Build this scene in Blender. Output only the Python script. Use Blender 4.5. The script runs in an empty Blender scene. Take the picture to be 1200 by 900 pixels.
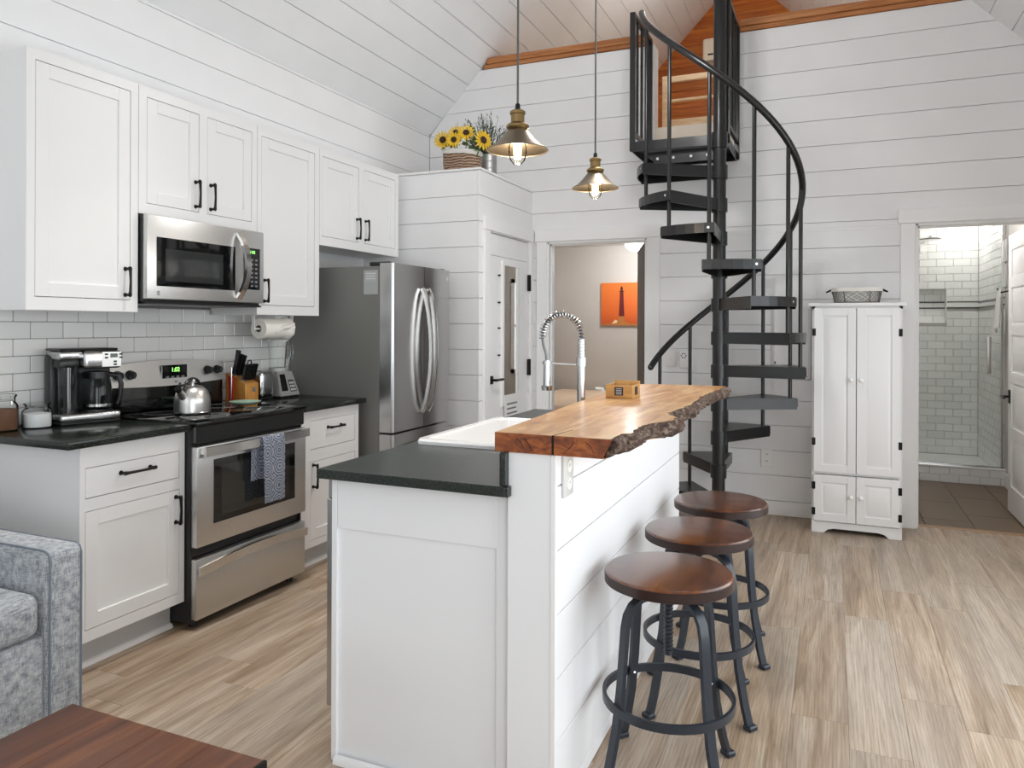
import bpy, bmesh, math, random
from mathutils import Vector, Matrix
random.seed(7)
S = bpy.context.scene
COL = S.collection
R = math.radians
PI = math.pi

# ------------------------------------------------------------------ camera
FPX, HORIZON, EYE = 877.6, 381.6, 1.355
cam_data = bpy.data.cameras.new('camera')
cam = bpy.data.objects.new('camera', cam_data)
COL.objects.link(cam)
cam_data.sensor_fit = 'HORIZONTAL'
cam_data.sensor_width = 36.0
cam_data.lens = FPX / 1200 * 36.0
cam_data.shift_y = -(450 - HORIZON) / 1200
cam_data.clip_start = 0.05
cam.matrix_world = (Matrix.Translation((0, 0, EYE)) @ Matrix.Rotation(R(23.2366), 4, 'Z')
                    @ Matrix.Rotation(R(90), 4, 'X') @ Matrix.Rotation(R(0.2203), 4, 'Z'))
S.camera = cam

# ------------------------------------------------------------------ world, daylight, exposure
S.view_settings.view_transform = 'Standard'
S.view_settings.look = 'None'
S.view_settings.gamma = 1.0
S.view_settings.use_curve_mapping = False
S.view_settings.exposure = -0.1
S.cycles.use_denoising = True
S.cycles.max_bounces = 14
S.cycles.diffuse_bounces = 10
S.cycles.glossy_bounces = 5
S.cycles.transmission_bounces = 8
S.cycles.transparent_max_bounces = 16
S.cycles.sample_clamp_indirect = 6.0
S.cycles.caustics_reflective = False
S.cycles.caustics_refractive = False
world = bpy.data.worlds.new('overcast_sky')
S.world = world
world.use_nodes = True
world.node_tree.nodes['Background'].inputs[0].default_value = (0.86, 0.93, 1.0, 1)
world.node_tree.nodes['Background'].inputs[1].default_value = 2.0


def area_light(name, loc, direction, sx, sy, power, color=(1, 1, 1)):
    d = bpy.data.lights.new(name, 'AREA')
    d.shape = 'RECTANGLE'
    d.size, d.size_y = sx, sy
    d.energy = power
    d.color = color
    o = bpy.data.objects.new(name, d)
    COL.objects.link(o)
    o.location = loc
    o.rotation_euler = Vector(direction).to_track_quat('-Z', 'Y').to_euler()
    return o


# daylight entering at the windows (the glazed door in the side wall, the wide windows behind the camera, the gable glazing)
area_light('daylight_side_window', (1.21, 2.5, 1.1), (-1, 0, -0.25), 4.0, 1.75, 46, (0.97, 0.985, 1.0))
area_light('daylight_side_window', (1.21, -1.2, 1.25), (-1, 0, 0), 2.0, 2.0, 54, (0.97, 0.985, 1.0))
area_light('daylight_front_window', (-1.0, -4.85, 1.5), (0, 1, 0.0), 3.4, 1.9, 12, (0.97, 0.985, 1.0))
area_light('daylight_gable_window', (-0.97, -4.85, 3.5), (0, 1, -0.1), 2.4, 1.2, 14, (0.97, 0.985, 1.0))


def point_light(name, loc, power, color=(1, 0.85, 0.65), radius=0.05):
    d = bpy.data.lights.new(name, 'POINT')
    d.energy = power
    d.color = color
    d.shadow_soft_size = radius
    o = bpy.data.objects.new(name, d)
    COL.objects.link(o)
    o.location = loc
    return o


# ------------------------------------------------------------------ helpers: objects
ORI = {}


def tag(o, label, cat, group=None, kind=None):
    o['label'] = label
    o['category'] = cat
    if group:
        o['group'] = group
    if kind:
        o['kind'] = kind
    return o


def thing(name, label, cat, loc=(0, 0, 0), group=None, kind=None):
    o = bpy.data.objects.new(name, None)
    o.empty_display_size = 0.05
    COL.objects.link(o)
    o.location = loc
    ORI[o] = Vector(loc)
    return tag(o, label, cat, group, kind)


def copy_tree(o, parent=None):
    c = o.copy()
    COL.objects.link(c)
    c.parent = parent
    for ch in o.children:
        copy_tree(ch, c)
    return c


class B:
    """collects shapes, given in world coordinates, into one mesh"""

    def __init__(s):
        s.bm = bmesh.new()

    def _add(s, vs, fs):
        v = [s.bm.verts.new(p) for p in vs]
        out = []
        for f in fs:
            try:
                out.append(s.bm.faces.new([v[i] for i in f]))
            except ValueError:
                pass
        return v, out

    def box(s, x0, x1, y0, y1, z0, z1, bev=0, seg=1):
        if x0 > x1: x0, x1 = x1, x0
        if y0 > y1: y0, y1 = y1, y0
        if z0 > z1: z0, z1 = z1, z0
        v, f = s._add([(x0, y0, z0), (x1, y0, z0), (x1, y1, z0), (x0, y1, z0), (x0, y0, z1), (x1, y0, z1), (x1, y1, z1), (x0, y1, z1)],
                      [(3, 2, 1, 0), (4, 5, 6, 7), (0, 1, 5, 4), (1, 2, 6, 5), (2, 3, 7, 6), (3, 0, 4, 7)])
        if bev:
            ed = list({e for a in f for e in a.edges})
            bmesh.ops.bevel(s.bm, geom=ed, offset=min(bev, (x1 - x0) * .45, (y1 - y0) * .45, (z1 - z0) * .45), segments=seg, affect='EDGES', profile=0.5)
        return s

    def obox(s, c, size, m, bev=0, seg=1):
        """box of a size about c turned by a 3x3 matrix"""
        n0 = set(s.bm.verts)
        s.box(-size[0] / 2, size[0] / 2, -size[1] / 2, size[1] / 2, -size[2] / 2, size[2] / 2, bev, seg)
        c = Vector(c)
        for v in s.bm.verts:
            if v not in n0:
                v.co = m @ v.co + c
        return s

    def prism(s, poly, axis, lo, hi, bev=0, seg=1):
        def P(u, w, t):
            return {'x': (t, u, w), 'y': (u, t, w), 'z': (u, w, t)}[axis]
        n = len(poly)
        v, f = s._add([P(u, w, lo) for u, w in poly] + [P(u, w, hi) for u, w in poly],
                      [tuple(range(n)), tuple(range(2 * n - 1, n - 1, -1))] + [(i, (i + 1) % n, n + (i + 1) % n, n + i) for i in range(n)])
        if bev:
            ed = list({e for a in f[:2] for e in a.edges})
            bmesh.ops.bevel(s.bm, geom=ed, offset=bev, segments=seg, affect='EDGES', profile=0.5)
        return s

    def hull(s, bottom, top):
        """solid between two polygons of the same count, points in 3-D"""
        n = len(bottom)
        s._add(list(bottom) + list(top), [tuple(range(n)), tuple(range(2 * n - 1, n - 1, -1))] + [(i, (i + 1) % n, n + (i + 1) % n, n + i) for i in range(n)])
        return s

    def tube(s, pts, r, n=8, closed=False, section=None, up=None, cap=True):
        """sweep a round (or given 2-D) section along points"""
        pts = [Vector(p) for p in pts]
        k = len(pts)
        rr = r if isinstance(r, (list, tuple)) else [r] * k
        if section is None:
            sec = [(math.cos(2 * PI * i / n), math.sin(2 * PI * i / n)) for i in range(n)]
        else:
            sec = section
            rr = [1] * k if not isinstance(r, (list, tuple)) else rr
        m = len(sec)
        rings = []
        last = None
        for i, p in enumerate(pts):
            if closed:
                t = pts[(i + 1) % k] - pts[i - 1]
            else:
                t = pts[min(i + 1, k - 1)] - pts[max(i - 1, 0)]
            t.normalize()
            if up is not None:
                a = Vector(up) - t * t.dot(Vector(up))
            elif last is None:
                a = Vector((0, 0, 1)) if abs(t.z) < .9 else Vector((1, 0, 0))
                a = a - t * t.dot(a)
            else:
                a = last - t * t.dot(last)
            a.normalize()
            last = a
            b = t.cross(a)
            rings.append([s.bm.verts.new(p + (a * cx + b * cy) * rr[i]) for cx, cy in sec])
        for i in range(k if closed else k - 1):
            A, Bq = rings[i], rings[(i + 1) % k]
            for j in range(m):
                s.bm.faces.new((A[j], A[(j + 1) % m], Bq[(j + 1) % m], Bq[j]))
        if not closed and cap:
            s.bm.faces.new(rings[0][::-1])
            s.bm.faces.new(rings[-1])
        return s

    def cyl(s, p0, p1, r0, r1=None, n=16):
        return s.tube([p0, p1], [r0, r0 if r1 is None else r1], n)

    def lathe(s, prof, c=(0, 0, 0), n=24, m=None, a0=0, a1=2 * PI):
        """turn (radius, height) points about a vertical axis at c, or about m's z axis"""
        c = Vector(c)
        full = abs(a1 - a0 - 2 * PI) < 1e-6
        cols = n if full else n + 1
        rows = []
        for r, z in prof:
            if r < 1e-6:
                p = Vector((0, 0, z))
                rows.append([s.bm.verts.new((m @ p if m else p) + c)])
            else:
                rows.append([])
                for i in range(cols):
                    a = a0 + (a1 - a0) * i / n
                    p = Vector((r * math.cos(a), r * math.sin(a), z))
                    rows[-1].append(s.bm.verts.new((m @ p if m else p) + c))
        for A, Bq in zip(rows, rows[1:]):
            for i in range(n):
                j = (i + 1) % cols
                if len(A) == 1 and len(Bq) == 1:
                    continue
                if len(A) == 1:
                    s.bm.faces.new((A[0], Bq[j], Bq[i]))
                elif len(Bq) == 1:
                    s.bm.faces.new((A[i], A[j], Bq[0]))
                else:
                    s.bm.faces.new((A[i], A[j], Bq[j], Bq[i]))
        return s

    def ball(s, c, r, sx=1, sy=1, sz=1, n=12):
        k = max(4, n // 2)
        prof = [(0 if i in (0, k) else r * math.sin(PI * i / k), -r * math.cos(PI * i / k)) for i in range(k + 1)]
        return s.lathe(prof, c, n, Matrix.Diagonal((sx, sy, sz)))

    def quad(s, *p):
        s._add(p, [tuple(range(len(p)))])
        return s

    def mesh(s, name, smooth=35):
        bmesh.ops.recalc_face_normals(s.bm, faces=s.bm.faces)
        me = bpy.data.meshes.new(name)
        s.bm.to_mesh(me)
        s.bm.free()
        if smooth:
            for p in me.polygons:
                p.use_smooth = True
            me.set_sharp_from_angle(angle=R(smooth))
        return me

    def done(s, name, mat, parent=None, smooth=35, label=None):
        if parent is not None:
            o = ORI.get(parent, Vector((0, 0, 0)))
            if o.length > 0:
                bmesh.ops.translate(s.bm, verts=s.bm.verts, vec=-o)
        me = s.mesh(name, smooth)
        me.materials.append(mat)
        ob = bpy.data.objects.new(name, me)
        COL.objects.link(ob)
        if parent is not None:
            ob.parent = parent
            ORI[ob] = ORI.get(parent, Vector((0, 0, 0)))
        if label:
            ob['label'] = label
        return ob


def box(name, mat, parent, x0, x1, y0, y1, z0, z1, bev=0.0, seg=1, smooth=35, label=None):
    return B().box(x0, x1, y0, y1, z0, z1, bev, seg).done(name, mat, parent, smooth, label)


def text(body, name, mat, parent, loc, size, rot, depth=0.0004, align='CENTER'):
    cu = bpy.data.curves.new(name, 'FONT')
    cu.body = body
    cu.size = size
    cu.extrude = depth
    cu.align_x = align
    cu.align_y = 'CENTER'
    cu.materials.append(mat)
    tmp = bpy.data.objects.new(name + '_curve', cu)
    COL.objects.link(tmp)
    me = bpy.data.meshes.new_from_object(tmp.evaluated_get(bpy.context.evaluated_depsgraph_get()))
    bpy.data.objects.remove(tmp)
    o = bpy.data.objects.new(name, me)
    COL.objects.link(o)
    if parent is not None:
        o.parent = parent
        loc = Vector(loc) - ORI.get(parent, Vector((0, 0, 0)))
    o.location = loc
    o.rotation_euler = rot
    return o


# ------------------------------------------------------------------ helpers: materials
def lin(r, g=None, b=None):
    if g is None:
        g = b = r
    f = lambda c: (c / 255 / 12.92) if c / 255 <= 0.04045 else ((c / 255 + 0.055) / 1.055) ** 2.4
    return (f(r), f(g), f(b), 1)


class M:
    """a small wrapper for building node materials"""

    def __init__(s, name):
        s.m = bpy.data.materials.new(name)
        s.m.use_nodes = True
        s.t = s.m.node_tree
        s.p = s.t.nodes['Principled BSDF']

    def n(s, kind, **kw):
        nd = s.t.nodes.new(kind)
        for k, v in kw.items():
            if k.startswith('i_'):
                nd.inputs[k[2:].replace('_', ' ')].default_value = v
            else:
                setattr(nd, k, v)
        return nd

    def l(s, a, b):
        s.t.links.new(a, b)

    def set(s, **kw):
        names = dict(color='Base Color', rough='Roughness', metal='Metallic', spec='Specular IOR Level', trans='Transmission Weight',
                     ior='IOR', coat='Coat Weight', coat_rough='Coat Roughness', emit='Emission Color', emit_s='Emission Strength', alpha='Alpha',
                     sheen='Sheen Weight', aniso='Anisotropic')
        for k, v in kw.items():
            s.p.inputs[names[k]].default_value = v
        return s

    def coords(s, scale=(1, 1, 1), rnd=0.0, rot=(0, 0, 0)):
        tc = s.n('ShaderNodeTexCoord')
        src = tc.outputs['Object']
        if rnd:
            oi = s.n('ShaderNodeObjectInfo')
            mu = s.n('ShaderNodeMath', operation='MULTIPLY')
            mu.inputs[1].default_value = rnd
            s.l(oi.outputs['Random'], mu.inputs[0])
            ad = s.n('ShaderNodeVectorMath', operation='ADD')
            s.l(src, ad.inputs[0])
            s.l(mu.outputs[0], ad.inputs[1])
            src = ad.outputs[0]
        mp = s.n('ShaderNodeMapping')
        mp.inputs['Scale'].default_value = scale
        mp.inputs['Rotation'].default_value = rot
        s.l(src, mp.inputs['Vector'])
        return mp.outputs[0]

    def noise(s, vec, scale=5, detail=4, rough=.5, dist=0.0):
        nd = s.n('ShaderNodeTexNoise')
        nd.inputs['Scale'].default_value = scale
        nd.inputs['Detail'].default_value = detail
        nd.inputs['Roughness'].default_value = rough
        nd.inputs['Distortion'].default_value = dist
        if vec is not None:
            s.l(vec, nd.inputs['Vector'])
        return nd.outputs['Fac']

    def ramp(s, fac, stops, interp='LINEAR'):
        nd = s.n('ShaderNodeValToRGB')
        cr = nd.color_ramp
        cr.interpolation = interp
        while len(cr.elements) < len(stops):
            cr.elements.new(0.5)
        for e, (p, c) in zip(cr.elements, stops):
            e.position = p
            e.color = c
        s.l(fac, nd.inputs[0])
        return nd.outputs[0]

    def mix(s, fac, a, b, blend='MIX'):
        nd = s.n('ShaderNodeMix', data_type='RGBA', blend_type=blend)
        for sock, v in ((nd.inputs[0], fac), (nd.inputs[6], a), (nd.inputs[7], b)):
            if hasattr(v, 'is_linked') or hasattr(v, 'node'):
                s.l(v, sock)
            else:
                sock.default_value = v
        return nd.outputs[2]

    def rnd_value(s, lo, hi):
        oi = s.n('ShaderNodeObjectInfo')
        mr = s.n('ShaderNodeMapRange')
        mr.inputs['To Min'].default_value = lo
        mr.inputs['To Max'].default_value = hi
        s.l(oi.outputs['Random'], mr.inputs['Value'])
        return mr.outputs[0]

    def color(s, out):
        s.l(out, s.p.inputs['Base Color'])
        return s

    def bump(s, fac, strength=.2, dist=.002):
        b = s.n('ShaderNodeBump')
        b.inputs['Strength'].default_value = strength
        b.inputs['Distance'].default_value = dist
        s.l(fac, b.inputs['Height'])
        s.l(b.outputs[0], s.p.inputs['Normal'])
        return s


def plain(name, col, rough=.5, metal=0.0, **kw):
    return M(name).set(color=col, rough=rough, metal=metal, **kw).m


def painted(name, col, rough=.45, var=.04, bump=.05):
    m = M(name).set(rough=rough)
    v = m.coords((1, 1, 1), 9)
    f = m.noise(v, 3, 3)
    lo = tuple(c * (1 - var) for c in col[:3]) + (1,)
    m.color(m.ramp(f, [(.3, lo), (.7, col)]))
    m.bump(m.noise(v, 60, 3), bump, .001)
    return m.m


def steel(name, col, rough=.28, stretch=(60, 60, 1.0)):
    m = M(name).set(color=col, rough=rough, metal=1.0)
    f = m.noise(m.coords(stretch), 6, 3)
    m.color(m.ramp(f, [(.3, tuple(c * .95 for c in col[:3]) + (1,)), (.7, col)]))
    rr = m.n('ShaderNodeMapRange')
    rr.inputs['To Min'].default_value = rough - .03
    rr.inputs['To Max'].default_value = rough + .03
    m.l(f, rr.inputs['Value'])
    m.l(rr.outputs[0], m.p.inputs['Roughness'])
    return m.m


def wood(name, cols, scale=(26, 1.6, 26), rnd=20, rough=.4, var=(.85, 1.1), bump=.15, fine=4.0, coat=0.0, dist=.8):
    m = M(name).set(rough=rough, coat=coat, coat_rough=.15)
    v = m.coords(scale, rnd)
    a = m.noise(v, 1.0, 8, .55, dist)
    k = len(cols)
    base = m.ramp(a, [(.28 + .46 * i / (k - 1), c) for i, c in enumerate(cols)])
    v2 = m.coords(tuple(c * fine for c in scale), rnd)
    f2 = m.noise(v2, 1.0, 3, .6)
    g = m.ramp(f2, [(.3, (.72, .72, .72, 1)), (.62, (1, 1, 1, 1))])
    c2 = m.mix(.7, base, g, 'MULTIPLY')
    rv = m.rnd_value(*var)
    cc = m.n('ShaderNodeCombineColor')
    for i in range(3):
        m.l(rv, cc.inputs[i])
    c3 = m.mix(1.0, c2, cc.outputs[0], 'MULTIPLY')
    m.color(c3)
    m.bump(f2, bump, .001)
    return m.m


def thin_glass(name, tint=(1, 1, 1, 1), refl=.12, rough=0.02):
    m = M(name)
    t = m.n('ShaderNodeBsdfTransparent')
    t.inputs[0].default_value = tint
    g = m.n('ShaderNodeBsdfGlossy')
    g.inputs['Roughness'].default_value = rough
    lw = m.n('ShaderNodeLayerWeight')
    lw.inputs[0].default_value = refl
    mx = m.n('ShaderNodeMixShader')
    m.l(lw.outputs['Fresnel'], mx.inputs[0])
    m.l(t.outputs[0], mx.inputs[1])
    m.l(g.outputs[0], mx.inputs[2])
    m.l(mx.outputs[0], m.t.nodes['Material Output'].inputs[0])
    return m.m


def glow(name, col, strength):
    return M(name).set(color=(0, 0, 0, 1), emit=col, emit_s=strength).m


WALL = painted('white_shiplap_paint', lin(238, 238, 239), .5)
CEIL = painted('ceiling_paint', lin(234, 235, 236), .55)
TRIM = painted('trim_paint', lin(240, 240, 240), .35, .02)
CAB = painted('cabinet_paint', lin(232, 232, 232), .35, .015, .02)
ISLAND = painted('island_paint', lin(237, 238, 240), .4, .02)
GREYKICK = painted('toe_kick_paint', lin(190, 190, 190), .5)
BEIGE = painted('bedroom_wall_paint', lin(206, 203, 199), .6)
HANDLE = plain('black_handle_metal', lin(40, 38, 38), .35, .8)
BLACK = plain('black_plastic', lin(22, 23, 24), .35)
BLACKGLASS = plain('black_glass', lin(10, 11, 12), .04, 0, spec=.7)
STEEL = steel('brushed_steel', (.62, .61, .59, 1), .3)
STEELV = steel('brushed_steel_fridge', (.56, .56, .56, 1), .24, (1, 60, 1))
STEELH = steel('brushed_steel_range', (.68, .68, .67, 1), .36, (1, 60, 1))
CHROME = plain('chrome', (.6, .6, .6, 1), .16, 1)
BRIGHTSTEEL = plain('polished_steel', (.68, .67, .65, 1), .16, 1)
FRIDGESIDE = painted('fridge_side_grey', lin(120, 120, 117), .45, .03)
STAIR = painted('stair_black_metal', lin(27, 27, 28), .3, .15)
STOOLMETAL = painted('stool_blue_black_metal', lin(36, 43, 53), .33, .2)
TILE = M('white_glazed_tile').set(rough=.12)
TILE.color(TILE.mix(1.0, lin(232, 232, 231), TILE.ramp(TILE.rnd_value(0, 1), [(0, (.92, .92, .92, 1)), (1, (1, 1, 1, 1))]), 'MULTIPLY'))
TILE.bump(TILE.noise(TILE.coords((1, 1, 1), 8), 12, 2), .08, .004)
TILE = TILE.m
GROUT = plain('grey_grout', lin(120, 120, 118), .9)
GROUT2 = plain('pale_grout', lin(180, 178, 174), .9)
LINER = plain('dark_pencil_liner', lin(70, 68, 66), .2)
RUBBER = plain('rubber', lin(24, 24, 25), .7)
WHITEPLASTIC = plain('white_plastic', lin(238, 238, 236), .35)
CERAMIC = plain('white_ceramic', lin(246, 246, 246), .1, 0, coat=.5)
PAPER = painted('paper', lin(238, 235, 228), .85)
GLASS = thin_glass('clear_glass', (.97, .985, .98, 1), .15)
SHOWERGLASS = thin_glass('shower_glass', (.93, .945, .94, 1), .1)
SMOKEGLASS = thin_glass('carafe_glass', (.62, .66, .66, 1), .3)
MIRROR = plain('mirror_silver', (.88, .89, .88, 1), .01, 1)
GREENLED = glow('green_display', (.35, 1, .2, 1), 2.5)
MARK = plain('printed_grey', lin(120, 122, 124), .7)
MARKLIGHT = plain('printed_light', lin(205, 207, 207), .6)
BRASS = plain('aged_brass', (.30, .205, .09, 1), .38, 1)
PEWTER = plain('bronze_shade', (.25, .205, .15, 1), .42, 1)
FLOORW = None


def make_floor():
    m = M('weathered_oak_plank').set(rough=.4, spec=.45)
    v = m.coords((11, .8, 9), 31)
    a = m.noise(v, 1.0, 7, .62, 1.4)
    base = m.ramp(a, [(.26, lin(120, 99, 80)), (.42, lin(162, 140, 117)), (.55, lin(184, 164, 143)), (.72, lin(213, 198, 180))])
    warm = m.noise(m.coords((2.2, .5, 1), 17), 1.2, 2)
    base = m.mix(m.ramp(warm, [(.4, (0, 0, 0, 1)), (.65, (.5, .5, .5, 1))]), base, lin(180, 173, 165))
    # cathedral figure: distorted bands across the plank
    wv = m.n('ShaderNodeTexWave', bands_direction='X', wave_profile='SIN')
    wv.inputs['Scale'].default_value = 1.0
    wv.inputs['Distortion'].default_value = 9.0
    wv.inputs['Detail'].default_value = 3
    wv.inputs['Detail Scale'].default_value = .9
    m.l(m.coords((26, 1.6, 1), 43), wv.inputs['Vector'])
    fig = m.ramp(wv.outputs['Fac'], [(.05, (.74, .71, .68, 1)), (.4, (1, 1, 1, 1))])
    base = m.mix(.55, base, fig, 'MULTIPLY')
    f = m.noise(m.coords((170, 5, 1), 31), 1.0, 4, .7, .3)
    g = m.ramp(f, [(.32, (.58, .55, .52, 1)), (.58, (1, 1, 1, 1))])
    c2 = m.mix(.75, base, g, 'MULTIPLY')
    rv = m.ramp(m.rnd_value(0, 1), [(0, (.9, .88, .86, 1)), (.5, (1.0, .98, .95, 1)), (1, (1.06, 1.06, 1.06, 1))])
    m.color(m.mix(1.0, c2, rv, 'MULTIPLY'))
    m.bump(f, .12, .001)
    return m.m


FLOORW = make_floor()


def make_granite(name, dark, fleck, light, rough):
    m = M(name).set(rough=rough, spec=.5)
    v = m.coords((1, 1, 1))
    a = m.noise(v, 140, 6, .75)
    b = m.noise(v, 420, 3, .6)
    c = m.ramp(a, [(.40, dark), (.56, fleck), (.70, light)])
    d = m.ramp(b, [(.35, (.35, .38, .36, 1)), (.65, (1.15, 1.15, 1.1, 1))])
    m.color(m.mix(.8, c, d, 'MULTIPLY'))
    return m.m


GRANITE = make_granite('dark_granite', lin(20, 24, 23), lin(36, 41, 38), lin(92, 98, 88), .2)
GRANITE_I = make_granite('leathered_granite', lin(24, 30, 29), lin(46, 53, 50), lin(104, 112, 106), .3)
BARWOOD = wood('live_edge_slab', [lin(160, 102, 56), lin(200, 144, 88), lin(222, 176, 120), lin(232, 196, 146)], (9, 1.3, 9), 0, .38, (1, 1), .2, 6, .12, 2.2)
ENDGRAIN = wood('slab_end_grain', [lin(88, 40, 18), lin(140, 72, 30), lin(178, 104, 48)], (14, 14, 30), 0, .4, (1, 1), .3, 5, .3, 2.0)
BARK = None
mb = M('rough_bark').set(rough=.9)
_v = mb.coords((1, .45, 1))
_a = mb.noise(_v, 60, 8, .7, .5)
mb.color(mb.ramp(_a, [(.34, lin(30, 20, 16)), (.5, lin(84, 62, 50)), (.66, lin(140, 126, 112))]))
mb.bump(_a, .9, .01)
BARK = mb.m
STOOLWOOD = wood('stool_seat_wood', [lin(48, 22, 12), lin(92, 48, 22), lin(134, 76, 34)], (10, 2.4, 10), 13, .25, (.95, 1.05), .1, 6, .5)
STOOLRIM = plain('stool_seat_rim', lin(40, 20, 16), .3)
TABLEWOOD = wood('coffee_table_wood', [lin(66, 34, 20), lin(104, 58, 34), lin(136, 86, 54)], (14, 1.4, 14), 5, .32, (.95, 1.05), .15, 6, .2)
CEDAR = wood('cedar_planks', [lin(158, 74, 16), lin(204, 112, 30), lin(226, 146, 52)], (1.3, 8, 22), 23, .45, (.82, 1.1), .1, 4)
PINE = wood('pine_cap', [lin(150, 88, 44), lin(188, 122, 70), lin(206, 148, 96)], (1.6, 12, 22), 9, .45, (.95, 1.05), .1, 4)
PALEWOOD = wood('pale_pine', [lin(214, 180, 140), lin(232, 206, 170), lin(240, 220, 190)], (2, 12, 12), 9, .5, (.97, 1.03), .1, 4)
BLOCKWOOD = wood('knife_block_wood', [lin(176, 108, 44), lin(206, 142, 70), lin(222, 166, 92)], (22, 22, 2.5), 3, .4, (1, 1), .1, 4)
CADDYWOOD = wood('caddy_bamboo', [lin(176, 124, 64), lin(206, 158, 92), lin(222, 180, 118)], (2, 22, 22), 3, .5, (1, 1), .1, 4)
FANWOOD = wood('fan_blade_wood', [lin(60, 16, 14), lin(92, 28, 24), lin(110, 40, 30)], (3, 12, 12), 3, .4)
BROWNTILE = painted('brown_floor_tile', lin(104, 81, 58), .3, .12)


def make_fabric(name, a, b, scale=1.0):
    m = M(name).set(rough=.95, spec=.15, sheen=.2)
    f = None
    outs = []
    for sc in ((520, 34, 34), (34, 520, 34), (34, 34, 520)):
        outs.append(m.noise(m.coords(tuple(c * scale for c in sc)), 1.0, 3, .6))
    ad = m.n('ShaderNodeMath', operation='ADD')
    m.l(outs[0], ad.inputs[0]); m.l(outs[1], ad.inputs[1])
    ad2 = m.n('ShaderNodeMath', operation='ADD')
    m.l(ad.outputs[0], ad2.inputs[0]); m.l(outs[2], ad2.inputs[1])
    d = m.n('ShaderNodeMath', operation='DIVIDE')
    d.inputs[1].default_value = 3
    m.l(ad2.outputs[0], d.inputs[0])
    m.color(m.ramp(d.outputs[0], [(.40, a), (.58, b)]))
    m.bump(d.outputs[0], .5, .002)
    return m.m


SOFAFAB = make_fabric('heathered_sofa_linen', lin(104, 111, 121), lin(188, 191, 193), 1.25)
PIPING = plain('sofa_piping', lin(112, 120, 131), .9)
WICKER = None
mw = M('woven_wicker').set(rough=.8)
_w1 = mw.n('ShaderNodeTexWave', bands_direction='Z')
_w1.inputs['Scale'].default_value = 17
_w1.inputs['Distortion'].default_value = 6
_w1.inputs['Detail'].default_value = 2
mw.l(mw.coords(), _w1.inputs['Vector'])
mw.color(mw.ramp(_w1.outputs['Fac'], [(.2, lin(92, 70, 56)), (.7, lin(176, 148, 124))]))
mw.bump(_w1.outputs['Fac'], .8, .004)
WICKER = mw.m
PETAL = painted('sunflower_petal', lin(238, 196, 40), .6, .25)
SEEDS = plain('sunflower_centre', lin(58, 34, 22), .9)
LEAF = painted('green_leaf', lin(92, 122, 62), .6, .3)
SAGE = painted('grey_green_sprig', lin(88, 102, 84), .7, .3)
GALV = steel('galvanised_tin', (.5, .5, .5, 1), .45, (4, 4, 60))
LINEN = painted('white_linen', lin(228, 226, 220), .9, .06)


def make_towel():
    m = M('patterned_dish_towel').set(rough=.95)
    tc = m.n('ShaderNodeTexCoord')
    mp = m.n('ShaderNodeMapping')
    mp.inputs['Scale'].default_value = (1, 11, 11)
    mp.inputs['Location'].default_value = (0, .35, .2)
    m.l(tc.outputs['Object'], mp.inputs['Vector'])
    vo = m.n('ShaderNodeTexVoronoi', feature='F1')
    vo.inputs['Scale'].default_value = 1.1
    vo.inputs['Randomness'].default_value = 0.15
    m.l(mp.outputs[0], vo.inputs['Vector'])
    mu = m.n('ShaderNodeMath', operation='MULTIPLY')
    mu.inputs[1].default_value = 42
    m.l(vo.outputs['Distance'], mu.inputs[0])
    si = m.n('ShaderNodeMath', operation='SINE')
    m.l(mu.outputs[0], si.inputs[0])
    nz = m.noise(m.coords(), 160, 3, .6)
    ad = m.n('ShaderNodeMath', operation='MULTIPLY_ADD')
    ad.inputs[1].default_value = .35
    m.l(si.outputs[0], ad.inputs[0])
    m.l(nz, ad.inputs[2])
    m.color(m.ramp(ad.outputs[0], [(.3, lin(110, 122, 150)), (.65, lin(206, 211, 222))]))
    m.bump(nz, .5, .002)
    return m.m


TOWEL = make_towel()
TERRY = painted('white_terry', lin(232, 232, 230), .95, .06, .5)

# ------------------------------------------------------------------ the shell: key coordinates
XL, XR, YB, YF, YG = -3.235, 1.30, 5.705, -5.0, 8.80      # side walls, loft wall, wall behind camera, gable
ZE, SL = 3.01, 1.04                                       # eaves height, roof slope
XRIDGE = (XL + XR) / 2
ZRIDGE = ZE + SL * (XRIDGE - XL)
PITCH, Z0 = 0.1805, 0.103
GAP = 0.0035


def rows(z0, z1, cuts=()):
    zs = {z0, z1}
    k = -1
    while Z0 + PITCH * k < z1:
        if z0 < Z0 + PITCH * k:
            zs.add(Z0 + PITCH * k)
        k += 1
    out = []
    zs = sorted(zs)
    for a, b in zip(zs, zs[1:]):
        seams = sorted([a, b] + [c for c in cuts if a + .012 < c < b - .012])
        for i, (c, d) in enumerate(zip(seams, seams[1:])):
            out.append((c + (GAP / 2 if c == a else 0), d - (GAP / 2 if d == b else 0)))
    return out


def spans(u0, u1, za, zb, holes):
    segs = [(u0, u1)]
    for a, b, lo, hi in holes:
        if (za + zb) / 2 > lo and (za + zb) / 2 < hi:
            nx = []
            for c, d in segs:
                if b <= c or a >= d:
                    nx.append((c, d))
                else:
                    if a > c: nx.append((c, a))
                    if b < d: nx.append((b, d))
            segs = nx
    return segs


def xlim(z):
    """how far the gable-shaped walls reach at a height"""
    d = max(0, (z - ZE) / SL)
    return XL + d, XR - d


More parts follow.
